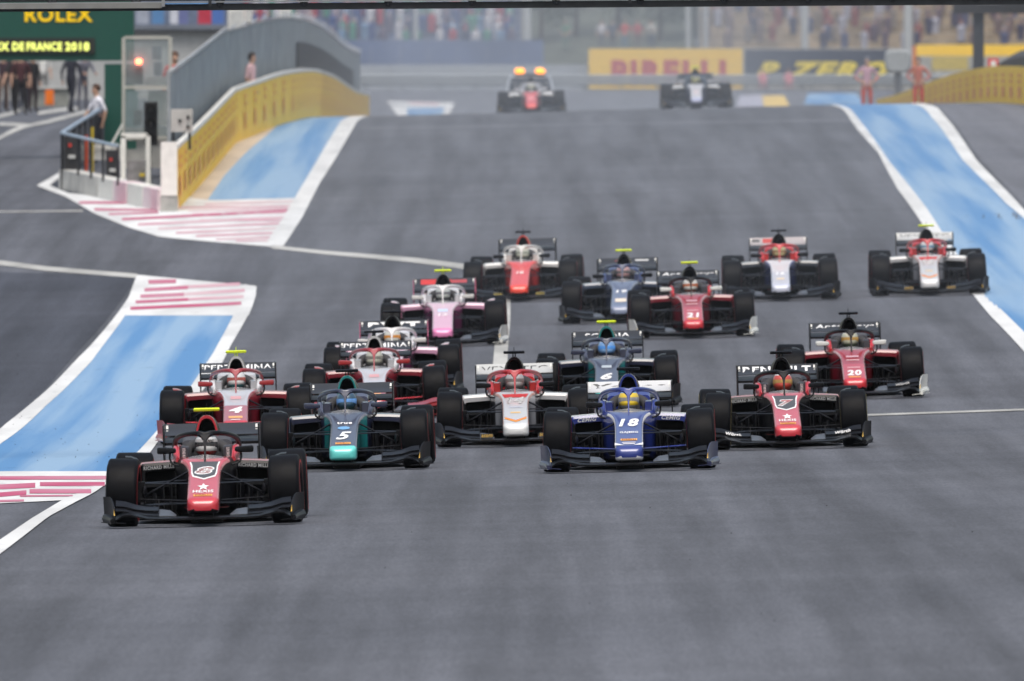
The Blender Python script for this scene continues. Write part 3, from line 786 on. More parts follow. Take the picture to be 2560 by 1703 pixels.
def on_nose(x0, y0, w, l, dz=.004):
    """map unit text box onto the sloping nose top (w across, l along)"""
    return lambda u, v: (x0+u*w, y0+v*l, nose_top(y0+v*l)+dz)
def decal_poly(P, dz=.004):
    mb = MB(); i = 0
    for poly, m in P:
        i = len(mb.v); mb.v += [(x, y, nose_top(y)+dz) for x, y in poly]; mb.face(range(i, i+len(poly)), m)
    return mb
CWHITE = (.8, .8, .8); YEL = (.68, .82, .03); CB = (.014, .014, .016)
def M_(c): return BLACK if c == CB else paint(c)

def race_car(px, py, dx, L, label, dlabel):
    """px,py: foot of the front axle in the photograph; dx: sideways offset of the tail in metres; L: livery"""
    p = gp(px, py) if L.get('Y') is None else None
    if p is None: x = (px-1280)/F*L['Y']; p = gz(x, L['Y'])
    th = -dx/4.9
    fw = Vector((math.sin(-th), math.cos(th), 0)); q = p + fw*3.135; q = gz(q.x, q.y)
    yv = (q-p).normalized(); rt = Vector((math.cos(th), math.sin(th), 0))
    a = gz(p.x-rt.x*.8, p.y-rt.y*.8); b = gz(p.x+rt.x*.8, p.y+rt.y*.8); xv = (b-a).normalized()
    zv = xv.cross(yv).normalized(); xv = yv.cross(zv).normalized()
    mw = Matrix(((xv.x, yv.x, zv.x, p.x), (xv.y, yv.y, zv.y, p.y), (xv.z, yv.z, zv.z, p.z), (0, 0, 0, 1)))
    car = empty('race_car', p, 0, label, 'race car', 'single-seaters racing towards the camera', mw=mw)
    g = lambda k, d=CB: L.get(k, d)
    top = g('top'); 
    n = place('nose', CM['nose'], [M_(top), M_(g('top2', top)), M_(g('edge', top)), M_(g('side', top)), BLACK, M_(g('tip', top)), M_(g('chin'))], car)
    for d in L.get('decals', []):
        if d[0] == 'num':
            s, y0, w, l, col, shear = d[1:7]; build('race_number', text_mb(s, on_nose(0, y0, w, l, .006), d[7] if len(d) > 7 else .03, shear), flat(col), n)
        elif d[0] == 'txt':
            _, s, y0, w, l, col, bold = d; build('lettering', text_mb(s, on_nose(0, y0, w, l, .006), bold, 0), flat(col), n)
        elif d[0] == 'bar':
            _, y0, w, l, col = d; build('sticker', decal_poly([([(-w/2, y0-l/2), (w/2, y0-l/2), (w/2, y0+l/2), (-w/2, y0+l/2)], 0)], .004), flat(col), n)
        elif d[0] == 'poly':
            _, polys, cols, dz, nm = d; build(nm, decal_poly(polys, dz), [flat(c) for c in cols], n)
    ch = place('chassis', CM['chassis'], [M_(g('body')), M_(g('deck', g('body'))), BLACK], car)
    ck = place('cockpit_rim', CM['rim_c'], [M_(g('rim')), mat('headrest_grey', (.06, .063, .075), .6) if not g('pad', None) else M_(g('pad')), DARK], car)
    if L.get('padtext'):
        for s in (-1, 1):
            mb = text_mb(L['padtext'], lambda u, v: (s*.214 + (v*.03 if s < 0 else -v*.03)*-s, .962, .68+u*.1*1.0 if s > 0 else .68-u*.1), .03, 0)
            build('lettering', mb, flat(CWHITE), ck)
    place('windscreen', CM['screen'], mat('smoked_screen', (.25, .26, .28), .2, alpha=.55), car)
    place('halo', CM['halo'], M_(g('halo')), car)
    ec = place('engine_cover', CM['cover'], [M_(g('cover')), M_(g('irim', g('cover')))], car)
    place('air_intake', CM['intake'], DARK, ec)
    place('camera_pod', CM['tcam'], mat('fluo_yellow', (.72, .86, .02), .5, var=.03) if g('tcam') == YEL else M_(g('tcam')), ec)
    place('camera_stalk', CM['tstalk'], M_(g('stalk')) if g('stalk') != YEL else MATS['fluo_yellow'], ec)
    place('floor', CM['floor'], BLACK, car)
    for s in (-1, 1):
        pod = place('sidepod', CM['pod', s], [M_(g('lip')), M_(g('podtop', g('lip'))), BLACK, DARK], car)
        if L.get('podtext'):
            s_, w, h, col, bold, shear = L['podtext']
            build('lettering', text_mb(s_, lambda u, v: (s*.46+u*w, .975-.012*(v+.5) + (.0 if s_ else 0), .551+v*h - s*u*w*.06*1.0), bold, shear), flat(col), pod)
        place('turning_vane', CM['vane', s], M_(g('vane', CB)), car)
        mr = place('mirror', CM['mir', s], M_(g('mirror')), car); place('mirror_stay', CM['mst', s], BLACK, mr)
        place('bargeboard', CM['barge', s], BLACK, car)
        place('brake_duct', CM['duct', s], BLACK, car)
        for w in ('upper_wishbone', 'lower_wishbone', 'push_rod', 'track_rod', 'rear_wishbone'):
            place(w, CM['su', s, w], M_(g('track_rod')) if w == 'track_rod' else BLACK, car)
        for ax in ('F', 'R'):
            y = 0 if ax == 'F' else 3.135; x = .788 if ax == 'F' else .755; r = .33 if ax == 'F' else .334
            st = L.get('steer', 0) if ax == 'F' else 0
            wmat = Matrix.Translation((s*x, y, r)) @ Matrix.Rotation(R(st), 4, 'Z') @ Matrix.Rotation(R(-2.2*s if ax == 'F' else -1.2*s), 4, 'Y')
            wh = place('wheel', CM['rim'+ax], mat('wheel_grey', (.05, .05, .055), .4, .5), car, mw=wmat)
            place('tyre', CM['tyre'+ax], RUBBER, wh)
            for q_ in '01': place('sidewall_stripe', CM['str'+ax+q_], flat(L.get('stripe', (.5, .03, .03))), wh)
    fwp = place('front_wing', CM['fwm'], M_(g('fw')), car)
    for s in (-1, 1):
        for i in range(3): place('flap', CM['flap', s, i], mat('wing_grey', (.06, .065, .075), .35, coat=.3) if i == 2 and g('fw') == CB else M_(g('flap', g('fw'))), fwp)
        place('fence', CM['fence', s], BLACK, fwp)
        e = place('endplate', CM['fwe', s], M_(g('fwe')), fwp)
        mb = MB(); x = s*.852; mb.quad((x-.006, -1.066, .13), (x+.006, -1.066, .13), (x+.007, -1.03, .19), (x-.005, -1.03, .19))
        build('sticker', mb, flat(g('estk', (.6, .36, .03))), fwp)
        if L.get('fwtext'):
            s_, w, h, col = L['fwtext']
            build('lettering', text_mb(s_, lambda u, v: (s*.63+u*w, -.745+(v+.5)*.02-.05, .19+v*h+s*u*w*.18), .04, .2), flat(col), fwp)
        if L.get('fwgold'):
            mb = MB(); mb.quad((s*.27, -.965, .115), (s*.42, -.965, .115), (s*.42, -.96, .165), (s*.27, -.96, .165)); mb2 = text_mb('acorn', lambda u, v: (s*.345+u*.13, -.97, .14+v*.035), .03, .2)
            build('sticker', mb, flat((.02, .018, .015)), fwp); build('lettering', mb2, flat(L['fwgold']), fwp)
    rwp = place('rear_wing', CM['rwm'], BLACK, car)
    place('upper_flap', CM['rwf'], mat('flap_grey', (.022, .023, .026), .35, coat=.2) if g('rw') == CB else M_(g('rw')), rwp)
    place('wing_mark', CM['rwk'], flat((.7, .7, .66)), rwp)
    if L.get('rwtext'):
        s_, w, h, col, bold, shear = L['rwtext']
        build('lettering', text_mb(s_, lambda u, v: (u*w, rwy(.868+v*h)-.012, .868+v*h), bold, shear), flat(col), rwp)
    if L.get('rwpatch'):
        mb = MB()
        for x0, x1, z0, z1, m in L['rwpatch'][0]: mb.quad((x0, rwy(z0)-.011, z0), (x1, rwy(z0)-.011, z0), (x1, rwy(z1)-.011, z1), (x0, rwy(z1)-.011, z1), m)
        build('wing_panel', mb, [flat(c) for c in L['rwpatch'][1]], rwp)
    for s in (-1, 1): place('endplate', CM['rwe', s], M_(g('rwe')), rwp)
    # the driver: one seated body, gloves on the wheel, head in a helmet
    hb, ht, hc, hv = L['helmet']
    dr = empty('person', p, 0, dlabel, 'person', 'drivers in the race cars', mw=mw @ Matrix.Translation((0, 1.25, .3)))
    place('body', DRV['body'], [mat('race_suit_dark', (.03, .03, .04), .8), mat('glove_dark', (.04, .04, .045), .8)], dr)
    hm = place('helmet', CM['helmet'], [M_(hb), M_(ht), M_(hc)], dr, loc=(0, 0, .45)); hm.scale = (.93, .93, .93)
    place('visor', CM['visor'], mat('visor_%.2f_%.2f_%.2f' % hv, hv, .12, 0, .4, var=.15, scale=12), hm)
    if L.get('helmtext'):
        build('lettering', text_mb(L['helmtext'], lambda u, v: (.13*.95*math.sin(u*.9+.25), -.152*.95*math.cos(u*.9+.25)-.004, .047+v*.026), .03, .3), flat((.02, .02, .02)), hm)
        mb = MB(); rr = [[(.129*.95*math.sin(a), -.152*.95*math.cos(a)-.002, z) for a in [R(-70+140*k/12) for k in range(13)]] for z in (.03, .065)]
        mb.loft(rr, closed=False); build('visor_strip', mb, flat((.55, .55, .55)), hm)
    return car
# ================================================================== liveries
RED = (.52, .03, .045); DRED = (.2, .008, .02); NAVY = (.012, .016, .045); SLATE = (.05, .056, .095); TEAL = (.01, .2, .2); LTEAL = (.12, .6, .56)
BLU = (.014, .03, .2); SILV = (.5, .5, .52); ORG = (.75, .3, .05); PNK = (.75, .33, .5); MAG = (.16, .02, .09); ORED = (.75, .04, .025); LG = (.55, .56, .6)
PIR = ('bar', -.87, .18, .07, (.75, .38, .08))
PIRT = ('txt', 'PIRELLI', -.87, .15, .045, (.25, .02, .01), .03)
def shield(col):
    yb, yt = -.02, .46
    a = [(-.118, .25), (-.113, .0), (-.1, -.12), (0, -.23), (.1, -.12), (.113, .0), (.118, .25), (.135, .40), (-.135, .40)]
    b = [(x*1.1, y-.045 if y < .35 else y) for x, y in a]
    return [('poly', [(b, 0)], [(.8, .8, .8)], .003, 'shield_border'), ('poly', [(a, 0)], [col], .005, 'shield')]
def star(y0, r, col):
    P = []
    for i in range(10):
        a = math.pi/2+2*math.pi*i/10; q = r*(1.0 if i % 2 == 0 else .45); P.append((q*1.5*math.cos(a)*.8, y0+q*2.6*math.sin(a)))
    return ('poly', [(P, 0)], [col], .006, 'star')
def art(num):
    return shield((.07, .075, .085)) + [('num', num, .06, .19, .3, (.8, .8, .8), .25, .075), ('num', num, .06, .165, .25, (.45, .02, .03), .25, .03),
            star(-.56, .05, (.8, .8, .8)), ('txt', 'HEXIS', -.73, .2, .1, (.8, .8, .8), .02), PIR, PIRT, ('bar', -.66, .001, .001, (.75, .4, .1))]
ART = dict(top=(.6, .06, .08), edge=(.6, .2, .22), side=CB, tip=RED, body=CB, deck=RED, rim=RED, halo=CB, cover=CB, irim=CB, tcam=CB, lip=CB, podtop=(.5, .08, .1), mirror=CB, padtext='RICHARD MILLE',  # top and edge tints hold a painted pink sheen and edge highlight
           podtext=('RICHARD MILLE', .3, .036, (.8, .8, .8), .03, 0), rwe=CB)
race_car(514, 1312, .03, dict(ART, decals=art('8'), tcam=YEL, stalk=CB, irim=RED, helmet=((.5, .5, .5), (.03, .03, .03), (.4, .02, .02), (.03, .03, .035)), helmtext='AMG', steer=-3),
         'red nosed black race car with number 8, leading the field beside the striped kerb', 'driver of car number 8, grey helmet with black crown and red chin')
race_car(1967, 1121, -.055, dict(ART, decals=art('7'), rwtext=('RENAULT', .80, .075, (.8, .8, .8), .04, 0), fwtext=('W\u00fcrth', .18, .035, (.7, .7, .7)), helmet=((.5, .06, .04), (.6, .6, .6), (.5, .06, .03), (.5, .3, .1)), steer=-2, stripe=(.6, .5, .2)),
         'red nosed black race car with white lettering on its rear wing and shield marked 7', 'driver of the shield-nosed car with white rear wing lettering, red and white helmet')
DAMS = dict(top=SLATE, edge=(.2, .21, .26), side=TEAL, tip=LTEAL, chin=LTEAL, body=NAVY, deck=NAVY, rim=SLATE, pad=SLATE, halo=NAVY, cover=(.02, .1, .11), irim=TEAL, lip=NAVY, podtop=(.06, .065, .09), mirror=NAVY, rwe=CB)
race_car(864, 1175, .08, dict(DAMS, decals=[('txt', 'true', .06, .17, .1, (.8, .8, .8), .03), ('poly', [([(.07*math.cos(a)-.005, -.16+.07*math.sin(a)) for a in [i*.4 for i in range(16)]], 0)], [(.15, .35, .6)], .005, 'badge'), ('num', '5', -.5, .17, .34, (.8, .8, .8), .3), ('bar', -.83, .17, .08, (.75, .38, .1)), ('txt', 'PIRELLI', -.83, .14, .05, (.3, .02, .01), .03)],
         tcam=CB, helmet=((.02, .06, .1), (.02, .05, .1), (.02, .08, .09), (.15, .35, .75))), 'slate grey race car with turquoise nose tip and number 5', 'driver of car number 5, dark blue helmet with blue visor')
race_car(1519, 1018, .05, dict(DAMS, decals=[('num', '6', -.4, .16, .32, (.8, .8, .8), .3), ('bar', .1, .13, .12, (.4, .45, .5))], tcam=YEL, rwtext=('SOFINA', .6, .06, (.75, .75, .75), .02, 0), helmet=((.15, .3, .55), (.4, .45, .55), (.05, .1, .2), (.1, .35, .9))),
         'dark slate and teal race car with yellow camera pod, behind the blue car', 'driver with pale blue helmet in the slate and teal car behind the blue one')
race_car(1575, 1176, .05, dict(top=(.045, .07, .26), edge=(.75, .75, .78), side=BLU, tip=BLU, chin=(.6, .6, .63), body=BLU, deck=(.6, .6, .62), rim=BLU, pad=BLU, halo=BLU, cover=BLU, irim=BLU, tcam=CB, lip=BLU, podtop=(.7, .7, .72), mirror=CB, track_rod=BLU,
         podtext=('CEMIG', .21, .045, (.8, .8, .8), .04, .3), rw=(.6, .6, .6), rwtext=('Youse', .82, .072, (.1, .1, .1), .02, .3), rwe=CB, fwe=(.01, .014, .06), helmet=((.7, .5, .02), (.1, .25, .5), (.35, .36, .38), (.3, .31, .32)),
         decals=[('num', '18', .05, .22, .33, (.8, .8, .8), .2, .04), ('txt', 'GAJMIG', -.38, .2, .1, (.8, .8, .8), .02), ('bar', -.68, .18, .08, (.75, .4, .1)), ('txt', 'PIRELLI', -.68, .15, .05, (.25, .02, .01), .03), ('bar', -.8, .15, .03, (.6, .6, .65)), ('bar', -.86, .13, .04, (.6, .6, .65)),
                 ('poly', [([(-.154, -.92), (-.05, -.92), (-.154, -.82)], 0), ([(.154, -.92), (.154, -.82), (.05, -.92)], 0)], [(.75, .75, .75)], .005, 'nose_corner')]),
         'blue race car with white edged nose and number 18', 'driver of the blue car number 18, yellow and light blue helmet')
CAMP = dict(top=(.6, .6, .6), top2=(.6, .58, .58), edge=(.65, .35, .3), side=(.4, .4, .42), tip=(.65, .65, .65), chin=(.5, .5, .5), body=(.04, .04, .045), deck=(.45, .04, .03), rim=(.5, .02, .02), pad=(.45, .02, .02), halo=(.42, .015, .02), cover=CB, irim=CB, lip=(.5, .5, .52), podtop=(.6, .6, .62), mirror=CB, rw=(.52, .52, .5), rwe=CB,
            rwtext=('VEXATEC', .8, .06, (.03, .03, .03), 0, 0), fwgold=(.55, .35, .08))
def camp(num): return [('poly', [([(-.13, .26), (.13, .26), (.16, .42), (-.16, .42)], 0)], [(.5, .02, .02)], .004, 'red_collar'), ('num', num, .12, .21, .31, (.4, .36, .36), .2), ('num', num, .125, .2, .28, (.85, .85, .85), .2) , ('bar', -.45, .12, .05, (.75, .5, .2)), ('bar', -.2, .16, .05, (.45, .47, .55)),
            ('poly', [([(-.13, -.68), (0, -.84), (.13, -.68), (.13, -.74), (0, -.9), (-.13, -.74)], 0)], [(.8, .3, .03)], .005, 'chevron'), ('poly', [([(-.13, -.66), (0, -.82), (.13, -.66), (.13, -.68), (0, -.84), (-.13, -.68)], 0)], [(.5, .03, .02)], .005, 'chevron')]
race_car(1291, 1114, 0.0, dict(CAMP, decals=camp('14'), helmet=((.4, .4, .4), (.6, .04, .02), (.3, .3, .3), (.2, .18, .18))), 'silver race car with red halo, orange chevron and number 14', 'driver of the silver car number 14, red crowned grey helmet')
race_car(2323, 737, .02, dict(CAMP, decals=camp('15'), tcam=YEL, helmet=((.55, .55, .55), (.6, .6, .6), (.1, .1, .12), (.15, .35, .5))), 'silver race car with red halo running two wheels on the blue strip', 'driver in white helmet in the silver car touching the blue strip')
PREMA = dict(top=(.42, .1, .12), top2=LG, edge=(.4, .06, .08), side=DRED, tip=RED, body=DRED, deck=LG, rim=(.65, .65, .67), pad=(.5, .5, .52), halo=(.28, .012, .02), cover=(.5, .5, .5), irim=(.5, .5, .5), lip=DRED, podtop=(.32, .05, .06), mirror=(.3, .012, .015), vane=(.35, .02, .02), fwe=(.3, .012, .015), flap=(.24, .01, .014), track_rod=RED,
             rwtext=('PERTAMINA', .84, .07, (.75, .75, .75), .02, 0), rwe=CB)
def prema(num): return [('num', num, -.44, .17, .3, (.8, .8, .8), .2, .04), ('bar', -.78, .17, .09, (.75, .4, .15)), ('bar', .16, .13, .15, (.55, .3, .32)), ('bar', -.9, .12, .04, (.7, .6, .6))]
race_car(592, 1106, -.02, dict(PREMA, decals=prema('4'), tcam=YEL, stalk=YEL, helmet=((.6, .6, .6), (.6, .6, .6), (.08, .3, .33), (.4, .1, .08))), 'dark red race car with white cockpit and number 4 behind the leader', 'driver of car number 4, white and teal helmet')
race_car(938, 1045, 0.0, dict(PREMA, decals=prema('3'), tcam=CB, helmet=((.4, .4, .33), (.45, .42, .3), (.3, .3, .28), (.2, .2, .18))), 'dark red race car with white nose bridge, between car 4 and the silver car', 'driver in pale olive helmet in the dark red car behind car 5')
ARD = dict(top=(.75, .42, .56), top2=(.72, .5, .6), edge=(.75, .65, .7), side=MAG, tip=(.7, .2, .42), body=MAG, deck=(.65, .6, .63), rim=(.66, .64, .66), pad=(.6, .6, .62), halo=(.62, .6, .6), cover=CB, irim=CB, lip=(.55, .28, .42), podtop=(.65, .42, .55), mirror=(.6, .58, .56), vane=(.6, .45, .5), rwe=(.45, .1, .2))
race_car(982, 985, .02, dict(ARD, tcam=CB, rwtext=('BWT', .72, .075, (.78, .78, .76), .06, 0), decals=[('num', '11', -.2, .14, .2, (.8, .8, .8), .1, .04)], helmet=((.5, .5, .45), (.6, .58, .55), (.3, .3, .25), (.6, .25, .05))), 'pink and white race car mostly hidden behind the dark red car', 'driver in cream helmet with orange visor behind the white halo')
race_car(1109, 864, .03, dict(ARD, tcam=YEL, stalk=YEL, fwe=(.6, .6, .58), decals=[('bar', .08, .15, .16, (.5, .6, .78)), ('num', '12', -.17, .14, .16, (.8, .72, .76), .1, .04)], rwpatch=([(-.36, .1, .83, .915, 0), (.1, .34, .85, .905, 1)], [(.5, .03, .03), (.35, .05, .06)]), helmet=((.4, .42, .4), (.55, .58, .55), (.3, .3, .3), (.15, .15, .17))),
         'pink race car with white halo and yellow camera pod', 'driver in grey and green helmet in the pink car')
CHAR = dict(top=RED, top2=(.36, .012, .02), edge=(.6, .4, .42), side=DRED, tip=(.5, .01, .02), body=(.16, .008, .015), deck=(.55, .3, .32), rim=(.5, .01, .015), halo=CB, cover=CB, irim=CB, lip=DRED, podtop=(.45, .06, .09), mirror=(.65, .65, .62), fwe=(.68, .68, .64), rwtext=('Antonveys', .8, .075, (.65, .65, .65), .03, .2), rwe=CB)
def char(num): return [('num', num, -.68, .19, .27, (.8, .8, .8), .1, .04), ('bar', -.88, .16, .06, (.75, .3, .1)), ('bar', -.02, .17, .05, (.6, .4, .42)), ('bar', .16, .17, .07, (.55, .35, .4)), ('bar', -.4, .17, .05, (.6, .35, .38))]
race_car(2134, 995, -.05, dict(CHAR, decals=char('20'), tcam=CB, helmet=((.4, .4, .3), (.55, .55, .5), (.15, .2, .12), (.5, .3, .08)), steer=-2, fwtext=('W\u00fcrth', .18, .03, (.35, .35, .35))), 'deep red race car with white wing endplate and number 20', 'driver of car number 20, cream and green helmet')
race_car(1732, 843, -.03, dict(CHAR, decals=char('21'), tcam=YEL, helmet=((.55, .55, .52), (.6, .6, .58), (.4, .1, .05), (.5, .15, .06))), 'deep red race car with white wing endplates and number 21', 'driver of car number 21, white helmet with orange visor')
race_car(1556, 806, .16, dict(top=(.13, .16, .25), edge=(.3, .35, .45), side=(.03, .04, .08), tip=(.2, .23, .33), body=(.02, .025, .05), deck=(.06, .08, .14), rim=(.03, .05, .15), pad=(.05, .07, .16), halo=(.025, .035, .09), cover=(.02, .02, .03), irim=CB, tcam=YEL, lip=(.06, .08, .13), podtop=(.12, .15, .2), mirror=CB, rwe=CB,
         decals=[('num', '19', -.1, .17, .18, (.75, .75, .78), .1, .04), ('bar', -.62, .17, .2, (.7, .6, .5))], rwpatch=([(.12, .33, .865, .9, 0), (-.2, -.1, .86, .89, 1)], [(.5, .5, .5), (.4, .03, .02)]), helmet=((.35, .2, .2), (.5, .3, .3), (.3, .3, .3), (.1, .1, .1))), 'dusty blue grey race car with yellow camera pod, half behind car 21', 'driver in reddish helmet in the blue grey car')
race_car(1303, 752, .17, dict(top=ORED, edge=(.75, .1, .08), side=(.55, .02, .015), tip=(.8, .05, .02), body=(.5, .02, .015), deck=(.7, .4, .38), rim=(.65, .63, .6), pad=(.6, .58, .55), halo=(.55, .54, .52), cover=(.5, .03, .02), irim=(.5, .03, .02), tcam=CB, lip=(.6, .6, .6), podtop=(.65, .65, .66), mirror=CB, rwe=CB, fwgold=(.6, .45, .06),
         decals=[('num', '10', -.18, .12, .14, (.8, .75, .72), .1, .04)], helmet=((.45, .45, .38), (.5, .2, .1), (.35, .36, .3), (.3, .33, .28))), 'bright orange red race car with white halo, at the back left of the field', 'driver in pale green helmet in the orange red car')
race_car(1952, 750, .03, dict(top=(.55, .55, .6), top2=(.7, .68, .7), edge=(.12, .14, .35), side=(.03, .04, .12), tip=(.5, .52, .62), body=(.02, .02, .035), deck=(.5, .03, .03), rim=(.55, .02, .02), pad=(.5, .02, .02), halo=(.5, .02, .02), cover=CB, irim=CB, tcam=CB, lip=(.06, .07, .09), podtop=(.12, .13, .16), mirror=CB, rw=(.42, .37, .36), rwe=CB,
         rwpatch=([(-.25, .1, .83, .91, 0), (-.43, -.3, .84, .9, 1)], [(.45, .06, .05), (.1, .1, .1)]), decals=[('num', '16', -.3, .14, .16, (.85, .85, .87), .1, .04), ('bar', -.62, .13, .08, (.75, .6, .4))], helmet=((.4, .4, .2), (.5, .5, .3), (.5, .1, .05), (.3, .2, .1))), 'white nosed race car with red halo and number 16', 'driver in yellow green helmet in the white nosed car 16')
race_car(1329, 291, 0, dict(Y=556, top=ORED, edge=(.75, .3, .3), side=(.5, .05, .05), tip=ORED, body=(.5, .5, .52), deck=LG, rim=LG, pad=LG, halo=(.4, .4, .42), cover=CB, irim=CB, tcam=CB, lip=(.55, .57, .6), podtop=(.6, .62, .66), mirror=LG, rwe=CB, decals=[('bar', -.2, .14, .3, (.75, .35, .35))], helmet=((.4, .42, .3), (.4, .45, .2), (.4, .4, .4), (.1, .1, .1))),
         'far red nosed white race car below two flashing amber lamps', 'driver in the far red nosed car by the amber lamps')
race_car(1741, 281, .02, dict(Y=526, top=(.6, .58, .6), edge=(.3, .35, .45), side=(.05, .06, .14), tip=(.3, .33, .5), body=(.02, .03, .06), deck=(.2, .25, .3), rim=(.03, .05, .1), pad=(.05, .08, .12), halo=(.02, .03, .09), cover=(.03, .06, .1), irim=CB, tcam=YEL, lip=(.4, .42, .45), podtop=(.5, .52, .55), mirror=(.5, .5, .52), rwe=CB, decals=[('bar', -.3, .12, .2, (.65, .5, .5))], helmet=((.5, .5, .15), (.5, .5, .2), (.3, .3, .2), (.2, .2, .2))),
         'far dark blue race car with white nose, before the yellow hoarding', 'driver in yellow helmet in the far dark blue car')
# ================================================================== trackside
def lerp(a, b, t): return a+(b-a)*t
YELB = mat('yellow_banner', (.9, .58, .05), .6, var=.06); REDP = mat('red_print', (.75, .3, .09), .6, var=.1); WHT = mat('white_panel', (.72, .71, .67), .6, var=.06)
FENG = mat('grey_fence_mesh', (.3, .34, .36), .8, var=.2, scale=1.5, alpha=.8); STEEL = mat('galvanised_steel', (.42, .44, .46), .4, .5, var=.1)
DARKP = mat('dark_board', (.02, .021, .025), .7, var=.2); GREEN = mat('sign_green', (.006, .068, .05), .45, coat=.2, var=.03); LGREY = mat('light_grey_panel', (.5, .51, .5), .6, var=.08)
p0 = gp(442, 529); pA = gp(591, 357)
WP = [(p0.x, p0.y), (lerp(p0.x, pA.x, .5), lerp(p0.y, pA.y, .5)), (pA.x, pA.y), (-5.55, 505), (-5.1, 560), (-4.85, 640), (-4.78, 668)]
def wall_x(y):
    for (xa, ya), (xb, yb) in zip(WP, WP[1:]):
        if y <= yb: return lerp(xa, xb, (y-ya)/(yb-ya))
    return WP[-1][0]
Y0, Y1 = p0.y, 668.0
def along(name, off, z0, z1, th, m, ya, yb, step=4.0, parent=None, cap=True, gnd=True, zfn=None, **kw):
    """slab that follows the wall line; z measured from the ground at its foot"""
    n = max(2, int((yb-ya)/step)); rs = []
    for i in range(n+1):
        y = lerp(ya, yb, i/n); x = wall_x(y)+off; g = ground(wall_x(y), y); a, b = (z0, z1) if zfn is None else zfn(y)
        rs.append([(x, y, g+a), (x, y, g+b), (x-th, y, g+b), (x-th, y, g+a)])
    mb = MB(); mb.loft(rs); return build(name, mb, m, parent, **kw)
pw = empty('pit_wall', gz(wall_x(Y0), Y0), 0, 'long yellow pit wall with red print beside the blue strip', 'pit wall')
pw_inv = Matrix.Translation(-Vector(pw.location))
def own(o, e):   # meshes are in world coordinates: keep them in place under an Empty
    o.parent = e; o.matrix_parent_inverse = e.matrix_world.inverted() if e.matrix_world != Matrix() else Matrix.Translation(-Vector(e.location)); return o
def sub(name, mb, m, e, **k):
    o = build(name, mb, m, **k); o.parent = e
    mi = Matrix.LocRotScale(e.location, e.rotation_euler, e.scale).inverted(); o.matrix_parent_inverse = mi
    return o
def asub(name, e, *a, **k):
    o = along(name, *a, **k); o.parent = e; o.matrix_parent_inverse = Matrix.LocRotScale(e.location, e.rotation_euler, e.scale).inverted(); return o
asub('wall', pw, -.02, -.1, 1.24, .07, CONC, Y0, Y1)
asub('banner', pw, .0, .0, 1.22, .018, YELB, Y0+.05, Y1)
asub('coping', pw, .01, 1.225, 1.31, .1, WHT, Y0, Y1)
mb = MB(); y = Y0+2
while y < Y1-6:
    fq = 1.0 if y < 470 else .5
    for z0, z1, ln in ((1.0, 1.08, 2.4*fq), (.82, .9, 2.4*fq), (.26, .66, 1.7*fq)):
        k = 3
        for i in range(k):
            ya = y+ln*i/k; yb = ya+ln/k*.85; xa, xb = wall_x(ya)+.03, wall_x(yb)+.03; g0, g1 = ground(wall_x(ya), ya), ground(wall_x(yb), yb)
            mb.quad((xa, ya, g0+z0), (xb, yb, g1+z0), (xb, yb, g1+z1), (xa, ya, g0+z1))
    y += 5.6
o = sub('red_print', mb, REDP, pw); o['kind'] = 'stuff'
# debris fence standing behind the pit wall: posts and mesh panels, each its own part
fe = empty('debris_fence', gz(wall_x(Y0)-.5, Y0+2), 0, 'tall grey mesh debris fence behind the yellow pit wall', 'fence')
yy = Y0+9; k = 0
while yy < Y1-2:
    yb = min(Y1, yy+6)
    asub('mesh_panel', fe, -.30, .3, 2.62, .012, FENG, yy+.06, yb-.06, 2.0)
    mb = MB(); x = wall_x(yy)-.33; g = ground(wall_x(yy), yy); mb.tube([(x, yy, g), (x, yy, g+2.66), (x+.12, yy, g+2.74)], .035, 6); sub('post', mb, STEEL, fe)
    yy += 6
asub('top_cable', fe, -.29, 2.6, 2.64, .02, STEEL, Y0+9, Y1, 3.0)
bd = empty('fence_board', gz(wall_x(520)-.3, 520), 0, 'long dark board hung on the debris fence above the yellow wall', 'board')
asub('board', bd, -.25, 1.34, 2.0, .02, DARKP, 524, 640, 4.0)
mb = MB(); 
asub('frame', bd, -.24, 1.3, 1.335, .03, STEEL, 524, 640, 4.0)
# white end panel on a concrete foot
e = empty('wall_end', gz(p0.x-.15, Y0-.35), 0, 'white padded end of the yellow pit wall on a concrete block', 'wall end')
a, b = at(402, 355, Y0-.4), at(443, 489, Y0-.4); mb = MB(); mb.box(((a.x+b.x)/2, Y0-.3, (a.z+b.z)/2), (b.x-a.x, .3, a.z-b.z)); sub('pad', mb, WHT, e)
c = gp(402, 529); mb = MB(); mb.box(((a.x+b.x)/2, Y0-.25, (b.z+c.z)/2-.03), (b.x-a.x+.02, .36, b.z-c.z+.05)); sub('block', mb, CONC, e)

# concrete blocks at the pit exit and the rail fence that stands on them
bx_ = [145, 243, 281, 315, 355, 394]; labs = ['long bare concrete block under the dark rail fence', 'white painted concrete block next to the long bare one', 'pale pink concrete block left of the traffic light', 'white concrete block between two pale pink ones', 'pale pink concrete block at the foot of the traffic light']
cols_ = [mat('pale_concrete', (.52, .51, .48), .85, var=.15, scale=2.5), WHT, mat('pale_pink_paint', (.72, .6, .63), .7, var=.08), WHT, None]
def bline(px): return gp(px, 473+(px-145)*54/248.0)
for i in range(5):
    a, b = bline(bx_[i]+1), bline(bx_[i+1]-1); h = .42; d = Vector((b.y-a.y, a.x-b.x, 0)).normalized()*-.4
    if d.y < 0: d = -d
    mb = MB(); mb.loft([[a, a+d*.04+Vector((0, 0, h)), a+d+Vector((0, 0, h)), a+d*1.1], [b, b+d*.04+Vector((0, 0, h)), b+d+Vector((0, 0, h)), b+d*1.1]])
    build('concrete_barrier', mb, cols_[i] or MATS['pale_pink_paint'], label=labs[i], cat='barrier', group='concrete blocks at the pit exit')
